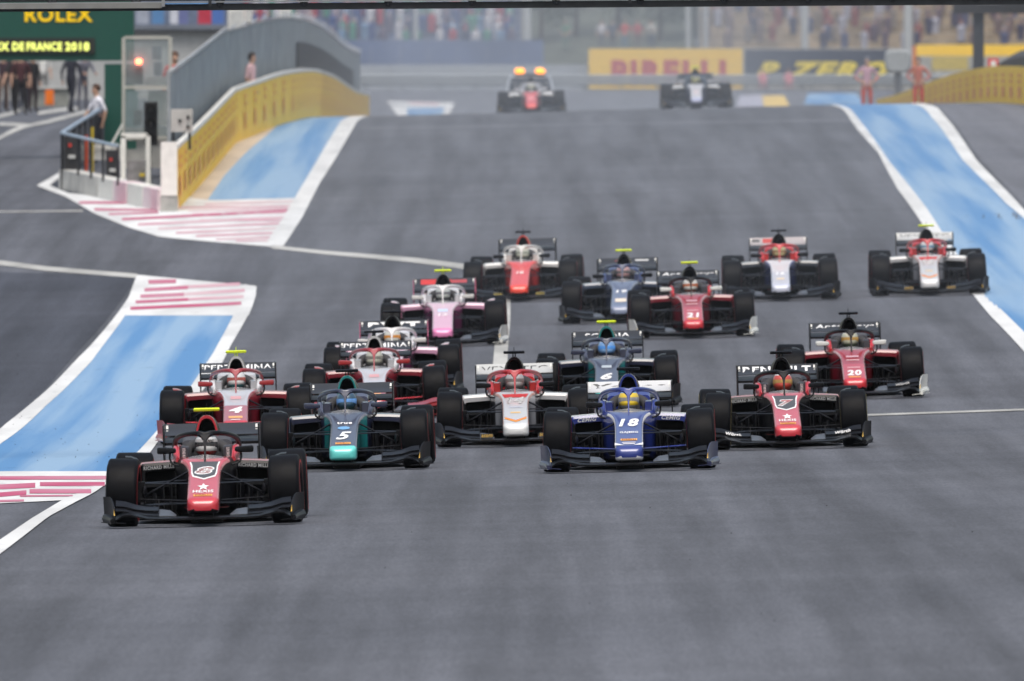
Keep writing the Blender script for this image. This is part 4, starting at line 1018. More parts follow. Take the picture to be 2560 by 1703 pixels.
fr = bline(157); fl = empty('rail_fence', fr, 0, 'low dark mesh fence with pale blue top rail at the pit exit', 'fence')
topL = at(155, 333, fr.y+.2); cR = bline(297); topR = at(295, 366, cR.y+.2); far = Vector((-9.35, 459, ground(-9.35, 459)+1.15))
RAILB = mat('pale_blue_rail', (.33, .42, .52), .45, var=.08); MESHD = mat('dark_mesh', (.035, .037, .04), .8, var=.2, alpha=.72)
mb = MB(); mb.tube([topL, topR], .035, 8); sub('top_rail', mb, RAILB, fl)
mb = MB(); mb.tube([topL, far], .045, 8); sub('top_rail', mb, RAILB, fl)
for px in (157, 199, 232, 262, 299):
    t = (px-157)/142.0; tp = topL.lerp(topR, t); mb = MB(); mb.tube([Vector((tp.x, tp.y, tp.z-.8)), tp], .03, 6); sub('post', mb, DARKP, fl)
for i in range(9):
    q = topL.lerp(far, i/8.0); g = ground(q.x, q.y); mb = MB(); mb.tube([(q.x, q.y, g), q], .03, 6); sub('post', mb, DARKP, fl)
    if i < 8:
        r_ = topL.lerp(far, (i+1)/8.0); mb = MB(); mb.quad((q.x, q.y+.05, g+.15), (r_.x, r_.y-.05, ground(r_.x, r_.y)+.15), (r_.x, r_.y-.05, r_.z-.05), (q.x, q.y+.05, q.z-.05)); sub('mesh_panel', mb, MESHD, fl)
for x0, x1, y0_, y1_ in ((160, 197, 337, 424), (264, 297, 375, 455)):
    a, b = at(x0, y0_, fr.y+.1), at(x1, y1_, fr.y+.1); mb = MB(); mb.box(((a.x+b.x)/2, fr.y+.12, (a.z+b.z)/2), (b.x-a.x, .04, a.z-b.z)); sub('board', mb, DARKP, fl)
    a, b = at(lerp(x0, x1, .3), lerp(y0_, y1_, .58), fr.y), at(lerp(x0, x1, .75), lerp(y0_, y1_, .68), fr.y); mb = MB(); mb.box(((a.x+b.x)/2, fr.y+.05, (a.z+b.z)/2), (b.x-a.x, .03, a.z-b.z)); sub('sign', mb, LGREY, fl)
    a, b = at(lerp(x0, x1, .3), lerp(y0_, y1_, .25), fr.y), at(lerp(x0, x1, .5), lerp(y0_, y1_, .35), fr.y); mb = MB(); mb.box(((a.x+b.x)/2, fr.y+.05, (a.z+b.z)/2), (b.x-a.x, .03, a.z-b.z)); sub('sign', mb, mat('red_plate', (.5, .03, .02), .5), fl)

def boxpx(mb, x0, y0, x1, y1, Y, d, m=0):
    a, b = at(x0, y0, Y), at(x1, y1, Y); mb.box(((a.x+b.x)/2, Y+d/2, (a.z+b.z)/2), (abs(b.x-a.x), d, abs(a.z-b.z)), m)
def polepx(mb, x, y0, Y, r, m=0, foot=True):
    a = at(x, y0, Y); mb.tube([(a.x, Y, ground(a.x, Y)), (a.x, Y, a.z)], r, 8, m)
def stand(px, Y): x = (px-1280)/F*Y; return Vector((x, Y, ground(x, Y)))
# green pit gantry with lettering and the lamp message board
GY = 456.0
g = empty('pit_exit_gantry', stand(298, GY), 0, 'dark green gantry over the pit lane with yellow lettering and lamp message board', 'gantry')
a = at(261, 160, GY); b = at(335, 160, GY); zb = ground(a.x, GY)-.05
mb = MB(); mb.box(((a.x+b.x)/2, GY+.3, (zb+a.z)/2), (b.x-a.x, .6, a.z-zb)); sub('column', mb, GREEN, g)
mb = MB(); a2 = at(-330, 160, GY); mb.box((a2.x, GY+.3, (zb+a2.z)/2), (.68, .6, a2.z-zb)); sub('column', mb, GREEN, g)
c = at(-370, -60, GY); d = at(335, 152, GY); mb = MB(); mb.box(((c.x+d.x)/2, GY+.3, (c.z+d.z)/2), (d.x-c.x, .66, c.z-d.z)); sub('beam', mb, GREEN, g)
mb = MB(); boxpx(mb, -330, 95, 237, 134, GY-.1, .08); sub('display', mb, mat('display_black', (.02, .022, .02), .5), g)
GOLD = mat('yellow_letter', (.85, .55, .0), .4, emit=(.9, .6, 0), es=.15); LED = mat('lamp_letter', (.7, .8, .1), .5, emit=(.85, .9, .25), es=.9)
def letter_px(s, x0, y0, x1, y1, Y, bold=.03, shear=0):
    a, b = at(x0, y0, Y), at(x1, y1, Y); cx, cz, w, h = (a.x+b.x)/2, (a.z+b.z)/2, b.x-a.x, a.z-b.z
    return text_mb(s, lambda u, v: (cx+u*w, Y, cz+v*h), bold, shear)
sub('lettering', letter_px('ROLEX', 62, 18, 232, 55, GY-.06), GOLD, g)
for w_, xa, xb in (('GRAND', -140, -52), ('PRIX', -40, 23), ('DE', 31, 60), ('FRANCE', 67, 155), ('2018', 163, 223)): sub('lamp_text', letter_px(w_, xa, 106, xb, 127, GY-.12), LED, g)
# pit exit traffic light
tp = gp(373, 473); t = empty('traffic_light', tp, 0, 'black three lamp traffic light on a pole at the pit exit', 'traffic light')
mb = MB(); mb.tube([tp, Vector((tp.x, tp.y, at(373, 362, tp.y).z))], .045, 10); sub('pole', mb, DARKP, t)
mb = MB(); boxpx(mb, 360, 255, 394, 364, tp.y-.1, .2); sub('housing', mb, DARKP, t)
for yv in (273, 309, 345):
    q = at(377, yv, tp.y-.13); mb = MB(); n = 14
    mb.lathe_z([(0, .085), (.03, .08), (.035, .0)], n, c=(0, 0, 0)); mb.v = [(q.x+x, q.y-z, q.z+yy_) for x, yy_, z in mb.v]; sub('lens', mb, mat('unlit_lens', (.03, .03, .035), .25), t)
    mb = MB(); rs = [[(q.x+.11*math.cos(aa), q.y+dy, q.z+.11*math.sin(aa)) for aa in [R(-10+200*k/10) for k in range(11)]] for dy in (.03, -.16)]; mb.loft(rs, closed=False); sub('visor', mb, DARKP, t)
# white framed signal cabin with a red lamp
CYb = 432.0; s_ = empty('signal_cabin', stand(366, CYb), 0, 'white framed glazed signal cabin with a lit red lamp', 'signal cabin')
FRM = mat('cabin_frame', (.42, .42, .38), .5); gzb = ground(at(366, 300, CYb).x, CYb)
for x in (308, 425):
    for dy in (0, 1.1):
        mb = MB(); q = at(x, 94, CYb); mb.box((q.x, CYb+dy, (q.z+gzb)/2), (.055, .06, q.z-gzb)); sub('post', mb, FRM, s_)
for yv in (94, 219, 345):
    for dy in (0, 1.1):
        q0, q1 = at(308, yv, CYb), at(425, yv, CYb); mb = MB(); mb.box(((q0.x+q1.x)/2, CYb+dy, q0.z), (q1.x-q0.x-.06, .055, .06)); sub('cross_bar', mb, FRM, s_)
GLS = mat('cabin_glass', (.3, .36, .37), .1, var=.1, alpha=.35)
mb = MB(); q0, q1 = at(312, 100, CYb), at(421, 214, CYb); mb.box(((q0.x+q1.x)/2, CYb, (q0.z+q1.z)/2), (q1.x-q0.x, .012, q0.z-q1.z)); sub('pane', mb, GLS, s_)
mb = MB(); q0, q1 = at(312, 225, CYb), at(421, 340, CYb); mb.box(((q0.x+q1.x)/2, CYb, (q0.z+q1.z)/2), (q1.x-q0.x, .012, q0.z-q1.z)); sub('pane', mb, GLS, s_)
mb = MB(); boxpx(mb, 314, 167, 358, 212, CYb+.2, .2); sub('lamp_box', mb, DARKP, s_)
q = at(347, 154, CYb-.1); mb = MB(); mb.lathe_z([(-.06, .02), (-.05, .05), (0, .075), (.05, .05), (.06, .02)], 12, c=tuple(q)); sub('red_lamp', mb, mat('red_lamp_lit', (.9, .1, .05), .4, emit=(1, .12, .05), es=9), s_)
mb = MB(); boxpx(mb, 380, 116, 404, 150, CYb+.5, .1); sub('screen', mb, mat('slate_screen', (.1, .11, .15), .5), s_)
mb = MB(); boxpx(mb, 384, 155, 404, 190, CYb+.5, .1); sub('screen', mb, MATS['slate_screen'], s_)
mb = MB(); boxpx(mb, 362, 192, 420, 216, CYb+.3, .5); sub('desk', mb, LGREY, s_)
mb = MB(); boxpx(mb, 370, 228, 422, 315, CYb+.7, .3); sub('cabinet', mb, WHT, s_)
mb = MB(); boxpx(mb, 316, 228, 345, 320, CYb+.8, .2); sub('panel', mb, mat('teal_panel', (.1, .2, .21), .6), s_)
mb = MB(); q = at(345, 295, CYb+.4); mb.lathe_x([(-.09, .02), (-.09, .17), (.09, .17), (.09, .02)], 20, c=tuple(q)); sub('hose_reel', mb, DARKP, s_)
mb = MB(); boxpx(mb, 308, 318, 425, 420, CYb+.1, .25); sub('plinth', mb, CONC, s_)
KY = Y0+4
e = empty('control_cabinet', Vector(((452-1280)/F*KY, KY, ground(wall_x(KY), KY)+1.31)), 0, 'pale grey control cabinet standing on the end of the yellow wall', 'cabinet')
mb = MB(); boxpx(mb, 427, 273, 481, 330, KY, .35); sub('case', mb, mat('cabinet_grey', (.4, .4, .38), .5), e)
for x, yv in ((450, 302), (470, 293), (470, 317)):
    mb = MB(); boxpx(mb, x-4, yv-4, x+4, yv+4, KY-.04, .04); sub('knob', mb, DARKP, e)
for x in (433, 474):
    mb = MB(); q = at(x, 331, KY+.2); mb.tube([(q.x, KY+.2, q.z-.35), (q.x, KY+.2, q.z)], .03, 6); sub('leg', mb, DARKP, e)
e = empty('white_goal_frame', stand(310, 411), 0, 'white post frame with a small green box left of the traffic light', 'frame')
for x in (308, 370):
    mb = MB(); q = at(x, 340, 411); mb.box((q.x, 411, (q.z+ground(q.x, 411))/2), (.1, .1, q.z-ground(q.x, 411))); sub('post', mb, WHT, e)
mb = MB(); q0, q1 = at(302, 345, 411), at(368, 345, 411); mb.box(((q0.x+q1.x)/2, 411, q0.z+.05), (q1.x-q0.x, .1, .1)); sub('bar', mb, WHT, e)
mb = MB(); boxpx(mb, 317, 352, 341, 373, 411.1, .2); sub('green_box', mb, mat('box_green', (.01, .1, .07), .5), e)
e = empty('lean_pole', stand(300, 424), 0, 'thin pale pole leaning by the signal cabin', 'pole')
mb = MB(); q0, q1 = at(306, 312, 424), at(268, 382, 421); mb.tube([q1, q0], .03, 6); sub('rod', mb, FRM, e)
mb = MB(); mb.tube([q1, Vector((q1.x, q1.y, ground(q1.x, q1.y)))], .03, 6); sub('foot', mb, FRM, e)
e = empty('equipment_block', stand(340, 407), 0, 'grey concrete equipment block between white frame and traffic light', 'block')
mb = MB(); boxpx(mb, 318, 402, 364, 452, 407, .5); sub('block', mb, mat('dark_concrete', (.2, .2, .2), .85, var=.2), e)
mb = MB(); boxpx(mb, 349, 434, 362, 441, 406.9, .1); sub('yellow_tag', mb, mat('tag_yellow', (.6, .45, .03), .6), e)
e = empty('white_barrier', stand(230, 446), 0, 'white low barrier seen through the dark mesh fence', 'barrier')
mb = MB(); boxpx(mb, 204, 362, 300, 400, 446, .3); sub('panel', mb, WHT, e)
for i in range(9):
    mb = MB(); boxpx(mb, 210+i*10, 358, 214+i*10, 372, 445.9, .08); sub('slat', mb, WHT, e)
e = empty('marker_post', stand(216, 436), 0, 'red and orange marker post inside the pit exit fence', 'post'); mb = MB(); polepx(mb, 216, 338, 436, .035); sub('rod', mb, mat('red_orange', (.6, .08, .03), .5), e)
e = empty('marker_post', stand(231, 438), 0, 'thin yellow marker post inside the pit exit fence', 'post'); mb = MB(); polepx(mb, 231, 318, 438, .03); sub('rod', mb, mat('tag_yellow', (.6, .45, .03), .6), e)
# pit lane: low wall, orange cabinet, the crew under the gantry
e = empty('pit_lane_wall', stand(130, 606), 0, 'grey low wall with white top behind the people under the gantry', 'wall')
mb = MB(); boxpx(mb, 60, 222, 172, 268, 606, .3); sub('wall', mb, mat('grey_wall', (.24, .25, .23), .8, var=.15), e)
mb = MB(); boxpx(mb, 58, 216, 174, 222, 605.9, .5); sub('coping', mb, LGREY, e)
e = empty('orange_cabinet', stand(124, 600), 0, 'small orange cabinet before the grey pit lane wall', 'cabinet')
mb = MB(); boxpx(mb, 113, 225, 134, 263, 600, .25); sub('case', mb, mat('orange_case', (.75, .17, .01), .5), e); mb = MB(); boxpx(mb, 117, 229, 130, 259, 599.97, .03); sub('door', mb, mat('orange_case', (.75, .17, .01)), e)
gz2 = 'crew standing in the pit lane'
NV = (.02, .022, .035); BK = (.015, .015, .018)
person(stand(8, 575), .3, 'stand', 'person in dark clothes at the left edge under the gantry', (.04, .02, .03), (.1, .07, .06), group=gz2)
person(stand(38, 570), -.4, 'walk', 'person in black shirt and shorts under the gantry', BK, BK, group=gz2)
person(stand(62, 578), 2.8, 'akimbo', 'person in dark blue seen from behind under the gantry', NV, NV, group=gz2, sleeve=NV)
person(stand(82, 572), .8, 'stand', 'person in black overalls right of the dark group under the gantry', BK, (.03, .02, .025), group=gz2, sleeve=BK)
person(stand(22, 590), 2.9, 'stand', 'person in black seen from behind in the dark group under the gantry', BK, NV, group=gz2, sleeve=BK)
person(stand(52, 560), .1, 'stand', 'person in dark maroon shirt at the front of the dark group', (.06, .02, .025), BK, group=gz2, sc=1.03)
person(stand(107, 630), .2, 'stand', 'person in white shirt behind the grey pit lane wall', (.7, .7, .68), (.2, .2, .2), group=gz2)
person(stand(178, 566), 2.6, 'walk', 'tall person in navy clothes left of the white shirted person', NV, NV, group=gz2, sleeve=NV, sc=1.04)
person(stand(206, 580), .5, 'lean', 'person in grey overalls leaning beside the navy dressed one', (.16, .16, .2), (.1, .1, .13), group=gz2, sleeve=(.16, .16, .2))
person(stand(243, 452), -1.2, 'walk', 'person in white polo shirt behind the pit exit rail', (.66, .66, .72), (.03, .035, .05), hair=(.06, .03, .02), group=gz2)
pz = at(436, 132, 452); pz.z -= 1.72
person(pz, .3, 'stand', 'person in red shirt leaning by the end of the debris fence', (.55, .03, .03), (.4, .03, .03), hair=(.1, .05, .03), sc=1.0)
for pxx, Yp, lb in ((436, 452, 'steel step platform under the person in red'), (474, 470, 'steel step platform behind the debris fence')):
    zt_ = at(436 if Yp == 452 else 474, 132 if Yp == 452 else 143, Yp).z-1.73; xx = (pxx-1280)/F*Yp; e = empty('step_platform', gz(xx, Yp), 0, lb, 'platform'); mb = MB(); mb.box((xx, Yp, zt_-.04), (.8, .8, .05)); sub('deck', mb, STEEL, e)
    for ax in (-.35, .35):
        for ay in (-.35, .35): mb = MB(); mb.tube([(xx+ax, Yp+ay, ground(xx, Yp)-.1), (xx+ax, Yp+ay, zt_-.06)], .025, 6); sub('leg', mb, STEEL, e)
pz = at(474, 143, 470); pz.z -= 1.74
person(pz, .3, 'stand', 'person with only the head showing over the debris fence', (.3, .2, .15), (.1, .1, .1), sc=1.0)
# fence-side watcher above the yellow wall
WYp = 400.0
while 1280+(wall_x(WYp)-.16)/WYp*F < 624: WYp += 1.0
pz = Vector((wall_x(WYp)-.16, WYp, at(624, 136, WYp).z-1.7))
person(pz, 1.2, 'stand', 'dark haired person in red and white looking over the yellow wall', (.6, .4, .42), (.4, .03, .03), hair='long', sc=1.0)
# grey pit building with a balcony of flags
e = empty('pit_building', stand(470, 655), 0, 'pale grey pit building behind the signal cabin and debris fence', 'building')
mb = MB(); q0, q1 = at(-300, 74, 655), at(600, 74, 655); mb.box(((q0.x+q1.x)/2, 658, (q0.z+1.5)/2), (q1.x-q0.x, 6, q0.z-1.5)); sub('wall', mb, mat('pale_grey_wall', (.42, .43, .43), .7, var=.06), e)
mb = MB(); boxpx(mb, -300, 62, 610, 74, 654.6, 1.0); sub('ledge', mb, mat('dark_ledge', (.14, .16, .2), .6), e)
mb = MB(); boxpx(mb, -300, -40, 610, 62, 657.5, .5); sub('upper_wall', mb, mat('blue_grey_wall', (.1, .13, .2), .7, var=.2), e)
for x0, x1, c_ in ((425, 445, (.5, .52, .58)), (447, 470, (.12, .14, .3)), (495, 528, (.42, .03, .06)), (530, 560, (.06, .14, .4)), (380, 410, (.08, .2, .4)), (340, 372, (.3, .33, .4))):
    mb = MB(); boxpx(mb, x0, 20, x1, 60, 655, .05); sub('flag_panel', mb, mat('flag_%.2f_%.2f' % (c_[0], c_[2]), c_, .7), e)
for x0, y0_, x1, y1_, lab in ((570, 22, 612, 76, 'large white loudspeaker box over the grey debris fence'), (614, 18, 630, 58, 'narrow white box beside the large white loudspeaker'), (698, 20, 728, 46, 'small cream box above the crest of the debris fence')):
    e = empty('speaker_box', stand((x0+x1)/2, 622), 0, lab, 'speaker'); mb = MB(); boxpx(mb, x0, y0_, x1, y1_, 622, .5); sub('case', mb, WHT, e)
    mb = MB(); boxpx(mb, x0+4, y0_+5, x1-4, y1_-5, 621.97, .03); sub('grille', mb, LGREY, e)
    mb = MB(); q = at((x0+x1)/2, y1_, 622.2); mb.tube([(q.x, 622.2, ground(q.x, 622)), tuple(q)], .06, 8); sub('mast', mb, DARKP, e)

# ------------------------------------------------------------------ gantry over the track, its lower chords across the top of the frame
ga = empty('track_gantry', gz(-9, 236), 0, 'dark steel gantry beam crossing above the whole track', 'gantry')
GM = mat('gantry_steel', (.03, .033, .038), .45, .3, var=.2); GM2 = mat('gantry_light_steel', (.3, .31, .32), .4, .5); GMB = mat('gantry_blue_highlight', (.12, .28, .55), .4)
def chord(name, xa, ya, xb, yb, th, Y, m):
    a, b = at(xa, ya, Y), at(xb, yb, Y); h = th/2/F*Y; mb = MB()
    mb.loft([[(a.x, Y, a.z-h), (a.x, Y, a.z+h), (a.x, Y+.14, a.z+h), (a.x, Y+.14, a.z-h)], [(b.x, Y, b.z-h), (b.x, Y, b.z+h), (b.x, Y+.14, b.z+h), (b.x, Y+.14, b.z-h)]]); return sub(name, mb, m, ga)
chord('lower_chord', -600, 26, 3200, -2, 17, 236, GM)
chord('middle_chord', -600, 2, 3200, -26, 16, 236.4, GM)
chord('upper_chord', -600, -200, 3200, -226, 24, 236, GM)
chord('highlight_line', -600, 13.5, 3200, -14.5, 3.2, 235.95, GM2)  # thin pale strip coloured as the light line along the beam
chord('highlight_line', -600, 17.2, 520, 9.0, 2.2, 235.93, GMB)  # thin blue strip coloured as a highlight on the beam
chord('light_tray', -600, 20, 405, 14, 13, 235.9, mat('tray_grey', (.2, .2, .19), .5))
for i in range(18):
    x = -500+i*210; a = at(x, 20-x*.0074, 236); b = at(x+105, -200, 236); c = at(x+210, 18-x*.0074, 236); mb = MB(); mb.tube([a, b], .03, 6); sub('brace', mb, GM, ga); mb = MB(); mb.tube([b, c], .03, 6); sub('brace', mb, GM, ga)
for x in (408, 525, 1575):
    mb = MB(); boxpx(mb, x-4, -12, x+4, 20-x*.0074, 235.85, .06); sub('bracket', mb, GM2 if x == 408 else GM, ga)
for x in (-590, 3190):
    q = at(x, 0, 236); mb = MB(); mb.box((q.x, 236.2, (6.3+ground(q.x, 236))/2), (.35, .35, 6.3-ground(q.x, 236))); sub('leg', mb, GM, ga)

# ------------------------------------------------------------------ right: yellow barrier, marshals, sign post
RB = [(12.0, 655), (12.3, 600), (12.65, 560), (13.0, 525), (13.3, 500), (13.8, 460), (15, 400)]
RBs = resample([Vector((x, y, 0)) for x, y in RB], 40)
def rb_slab(name, off, z0, z1, th, m, e):
    rs = []
    for i, p in enumerate(RBs):
        d = (RBs[min(i+1, 40)]-RBs[max(i-1, 0)]).normalized(); nrm = Vector((d.y, -d.x, 0)); nrm = -nrm if nrm.x > 0 else nrm
        q = p-nrm*(-off); g = ground(p.x, p.y); z_lo = z0; 
        rs.append([(q.x, q.y, g+z0), (q.x, q.y, g+z1), (q.x-nrm.x*th, q.y-nrm.y*th, g+z1), (q.x-nrm.x*th, q.y-nrm.y*th, g+z0)])
    mb = MB(); mb.loft(rs); return sub(name, mb, m, e)
e = empty('yellow_barrier', gz(13, 520), 0, 'long yellow barrier with red print beyond the blue strip on the right', 'barrier')
rb_slab('banner', 0, 0, .98, .02, YELB, e); rb_slab('wall', -.03, -.1, .96, .3, CONC, e)
mb = MB()
for i in range(44):
    k = i/44*40; a_ = RBs[int(k)].lerp(RBs[min(40, int(k)+1)], k-int(k)); d = (RBs[min(int(k)+1, 40)]-RBs[int(k)]).normalized(); b_ = a_+d*2.2
    for z0, z1 in ((.16, .44), (.54, .62), (.7, .78)):
        mb.quad((a_.x-.012, a_.y, ground(a_.x, a_.y)+z0), (b_.x-.012, b_.y, ground(b_.x, b_.y)+z0), (b_.x-.012, b_.y, ground(b_.x, b_.y)+z1), (a_.x-.012, a_.y, ground(a_.x, a_.y)+z1))
o = sub('red_print', mb, REDP, e); o['kind'] = 'stuff'
e = empty('tyre_stack_cover', gz(13.8, 520), 0, 'dark rubber conveyor belt humped behind the yellow barrier', 'tyre barrier')
rs = []
for i, p in enumerate(RBs[8:], 8):
    t = (i-8)/32; h = .9+.75*min(1, t*1.6)+.09*math.sin(t*22); g = ground(p.x, p.y)
    rs.append([(p.x+.5, p.y, g), (p.x+.5, p.y, g+h*.85), (p.x+.75, p.y, g+h), (p.x+1.3, p.y, g+h), (p.x+1.5, p.y, g)])
mb = MB(); mb.loft(rs); sub('belt', mb, mat('belt_rubber', (.05, .05, .055), .7, var=.35, scale=2), e)
person(stand(2167, 592), .15, 'akimbo', 'marshal in pale pink top and orange trousers standing at the end of the blue strip', (.5, .3, .38), (.5, .05, .02), sleeve=(.5, .16, .1), hair=(.12, .12, .14), sc=1.0)
person(stand(2296, 588), -.1, 'akimbo', 'marshal in orange overalls with dark belt beside the yellow barrier', (.42, .12, .08), (.5, .05, .03), sleeve=(.4, .1, .07), hair=(.08, .08, .1), sc=.97)
e = empty('sign_post', stand(2446, 560), 0, 'thick dark post carrying a black board at the top right', 'sign post')
mb = MB(); q = at(2446, 20, 560); mb.box((q.x, 560, (q.z+ground(q.x, 560))/2), (.31, .3, q.z-ground(q.x, 560))); sub('post', mb, mat('post_dark', (.03, .035, .045), .6), e)
mb = MB(); boxpx(mb, 2382, -40, 2640, 34, 559.7, .2); sub('board', mb, DARKP, e)
mb = MB(); boxpx(mb, 2440, 5, 2500, 9, 559.68, .02); sub('strip', mb, LGREY, e)
e = empty('red_sign', stand(2483, 540), 0, 'small red box with a white letter on the yellow barrier', 'sign')
mb = MB(); boxpx(mb, 2470, 146, 2496, 184, 540, .2); sub('case', mb, mat('red_case', (.6, .03, .03), .5), e)
mb = MB(); boxpx(mb, 2477, 152, 2490, 178, 539.97, .03); sub('plate', mb, WHT, e)
mb = MB(); q = at(2483, 184, 540.1); mb.tube([(q.x, 540.1, ground(q.x, 540)), tuple(q)], .04, 6); sub('stem', mb, DARKP, e)
e = empty('camera_cover', stand(2244, 640), 0, 'pale grey rounded cover on a stand behind the marshals', 'cover')
a, b = at(2212, 124, 640), at(2278, 182, 640); mb = MB(); cx, cz, hw, hh = (a.x+b.x)/2, (a.z+b.z)/2, (b.x-a.x)/2, (a.z-b.z)/2
mb.loft([[(cx+hw*math.copysign(abs(math.cos(t))**.5, math.cos(t))*s2, 640+dy, cz+hh*math.copysign(abs(math.sin(t))**.5, math.sin(t))*s2) for t in [2*math.pi*k/20 for k in range(20)]] for dy, s2 in ((0, .85), (.08, 1), (.5, 1), (.58, .85))]); sub('shell', mb, mat('dull_grey_shell', (.3, .32, .33), .7), e, smooth=True)
mb = MB(); mb.tube([(cx, 640.3, ground(cx, 640)), (cx, 640.3, cz-hh)], .12, 8); sub('stand', mb, METAL, e)
e = empty('orange_marker', stand(2286, 660), 0, 'slim orange marker beside the pale grey cover', 'marker'); mb = MB(); boxpx(mb, 2281, 115, 2291, 190, 660, .08); sub('strip', mb, mat('red_orange2', (.6, .2, .06), .6), e); mb = MB(); q = at(2286, 190, 660.04); mb.tube([(q.x, 660.04, ground(q.x, 660)), tuple(q)], .03, 6); sub('stem', mb, DARKP, e)

# ------------------------------------------------------------------ medical car with amber roof lamps behind the far red nosed car
MY = 603.0; mp_ = stand(1325, MY); v = empty('medical_car', mp_, 0, 'silver estate car with two lit amber roof lamps following the field', 'car')
SIL = mat('silver_paint', (.45, .47, .5), .3, .3, coat=.8, var=.03); GLK = mat('dark_glass', (.02, .022, .025), .08, var=.1)
def vloft(name, spec, m, k=4):
    mb = MB(); mb.loft([ring_rr(y, hw, zt, zb, rt, .06, k) for y, hw, zt, zb, rt in spec]); return build(name, mb, m, v, smooth=True, ang=50)
vloft('body', [(0, .7, .62, .28, .08), (.08, .84, .7, .22, .1), (.4, .91, .78, .2, .1), (1.3, .93, .92, .2, .1), (1.5, .93, .95, .2, .1), (3.9, .93, .98, .2, .1), (4.5, .88, .95, .25, .1), (4.65, .8, .8, .35, .1)], SIL)
cb = vloft('cabin', [(1.35, .74, .96, .9, .02), (2.1, .68, 1.42, .9, .12), (2.4, .66, 1.47, .9, .12), (3.8, .64, 1.45, .9, .12), (4.4, .7, 1.0, .9, .05)], SIL)
mb = MB(); mb.quad((-.66, 1.42, 1.02), (.66, 1.42, 1.02), (.57, 2.05, 1.4), (-.57, 2.05, 1.4)); mb.v = [(x, y-.02, z+.012) for x, y, z in mb.v]; build('windscreen', mb, GLK, v)
for s in (-1, 1):
    mb = MB(); mb.box((s*.62, .1, .58), (.26, .12, .12)); build('headlight', mb, mat('headlight_glass', (.6, .62, .65), .15), v)
    for y in (.85, 3.7):
        mb = MB(); mb.lathe_x([(-.11, .2), (-.11, .3), (-.09, .33), (.09, .33), (.11, .3), (.11, .2)], 24); wh = build('wheel', mb, RUBBER, v, loc=(s*.84, y, .33), smooth=True)
        mb = MB(); mb.lathe_x([(s*.1, .01), (s*.1, .2)], 16); build('rim', mb, METAL, wh)
    mb = MB(); mb.lathe_z([(-.08, .06), (-.06, .13), (0, .16), (.07, .13), (.1, .05)], 16, c=(s*.31, 2.3, 1.6)); build('amber_lamp', mb, mat('amber_lit', (1, .5, .05), .4, emit=(1, .27, .0), es=2.2), v, smooth=True)
mb = MB(); mb.box((0, 2.3, 1.49), (.95, .2, .07)); build('lamp_bar', mb, DARKP, v)
mb = MB(); mb.box((0, .0, .42), (.7, .06, .22)); build('grille', mb, DARKP, v)

# ------------------------------------------------------------------ far side: banners, guard rail, stands, bank, trees
BY = 1100.0
def far_sheet(name, P, m, lift):   # far paint on the flat beyond the dip; P: photo points left then right
    def w(px, py): Y = 5.0*F/py; return ((px-1280)/F*Y, Y)
    L = [w(*p) for p in P[0]]; Rr = [w(*p) for p in P[1]]; sheet(name, L, Rr, m, lift, n=12, cols=4, px=False)
far_sheet('kerb', ([(995, 292), (968, 254)], [(1122, 292), (1136, 258)]), WHITE, .02)
far_sheet('blue_strip', ([(1020, 291), (1016, 271)], [(1106, 291), (1110, 271)]), BLUE, .03)
far_sheet('red_band', ([(1025, 262), (1020, 257)], [(1100, 265), (1095, 260)]), PALEPINK, .03)
far_sheet('kerb', ([(1910, 270), (1905, 240)], [(1975, 268), (1960, 240)]), painted('yellow_kerb_paint', (.7, .5, .15), .2), .02)
far_sheet('kerb', ([(1840, 268), (1850, 240)], [(1908, 270), (1905, 238)]), painted('violet_grey_paint', (.4, .4, .48), .2), .02)
far_sheet('blue_strip', ([(2010, 262), (2020, 234)], [(2160, 262), (2140, 234)]), BLUE, .02)
far_sheet('runoff', ([(200, 299), (200, 228)], [(3000, 299), (3000, 228)]), ASPH2, .008)
mb = MB()
gr = empty('guard_rail', (0, BY-6, .2), 0, 'grey steel guard rail along the foot of the far banners', 'guard rail')
for z in (.45, .75):
    mb = MB(); mb.loft([[(x, BY-6, .2+z-.14), (x, BY-6.06, .2+z-.05), (x, BY-6.0, .2+z), (x, BY-6.06, .2+z+.05), (x, BY-6, .2+z+.14), (x, BY-5.95, .2+z)] for x in (-40, 40)]); sub('beam', mb, mat('rail_grey', (.2, .225, .25), .5, .3), gr)
for i in range(41):
    mb = MB(); mb.box((-40+2*i, BY-5.8, .6), (.1, .12, .9)); sub('post', mb, METAL, gr)
def banner(x0, y0, x1, y1, m, label, s=None, sx0=0, sy0=0, sx1=0, sy1=0, tm=None, bold=.06, shear=0):
    e = empty('banner', (at((x0+x1)/2, 0, BY).x, BY, .2), 0, label, 'banner'); mb = MB(); boxpx(mb, x0, y0, x1, y1, BY, .06); sub('cloth', mb, m, e)
    for x in (x0+2, x1-2): mb = MB(); q = at(x, y0, BY); mb.tube([(q.x, BY+.1, .2), (q.x, BY+.1, q.z)], .05, 6); sub('post', mb, METAL, e)
    if s: sub('lettering', letter_px(s, sx0, sy0, sx1, sy1, BY-.02, bold, shear), tm, e)
    return e
banner(1472, 122, 1665, 222, YELB, 'yellow hoarding with big red letters behind the far dark car', 'PIRELLI', 1528, 150, 1815, 214, mat('hoarding_red', (.5, .05, .06), .6))
banner(1665.5, 122, 1856, 222, mat('yellow_banner_b', (.88, .57, .06), .6, var=.05), 'plain right half of the yellow hoarding')
banner(1862, 124, 2222, 212, mat('navy_banner', (.035, .045, .075), .6), 'dark blue hoarding with slanted yellow letters', 'P ZERO', 1886, 154, 2222, 198, mat('hoarding_yellow', (.75, .6, .06), .6), .06, .4)
banner(2290, 112, 2640, 140, YELB, 'narrow yellow hoarding below the stand at the right')
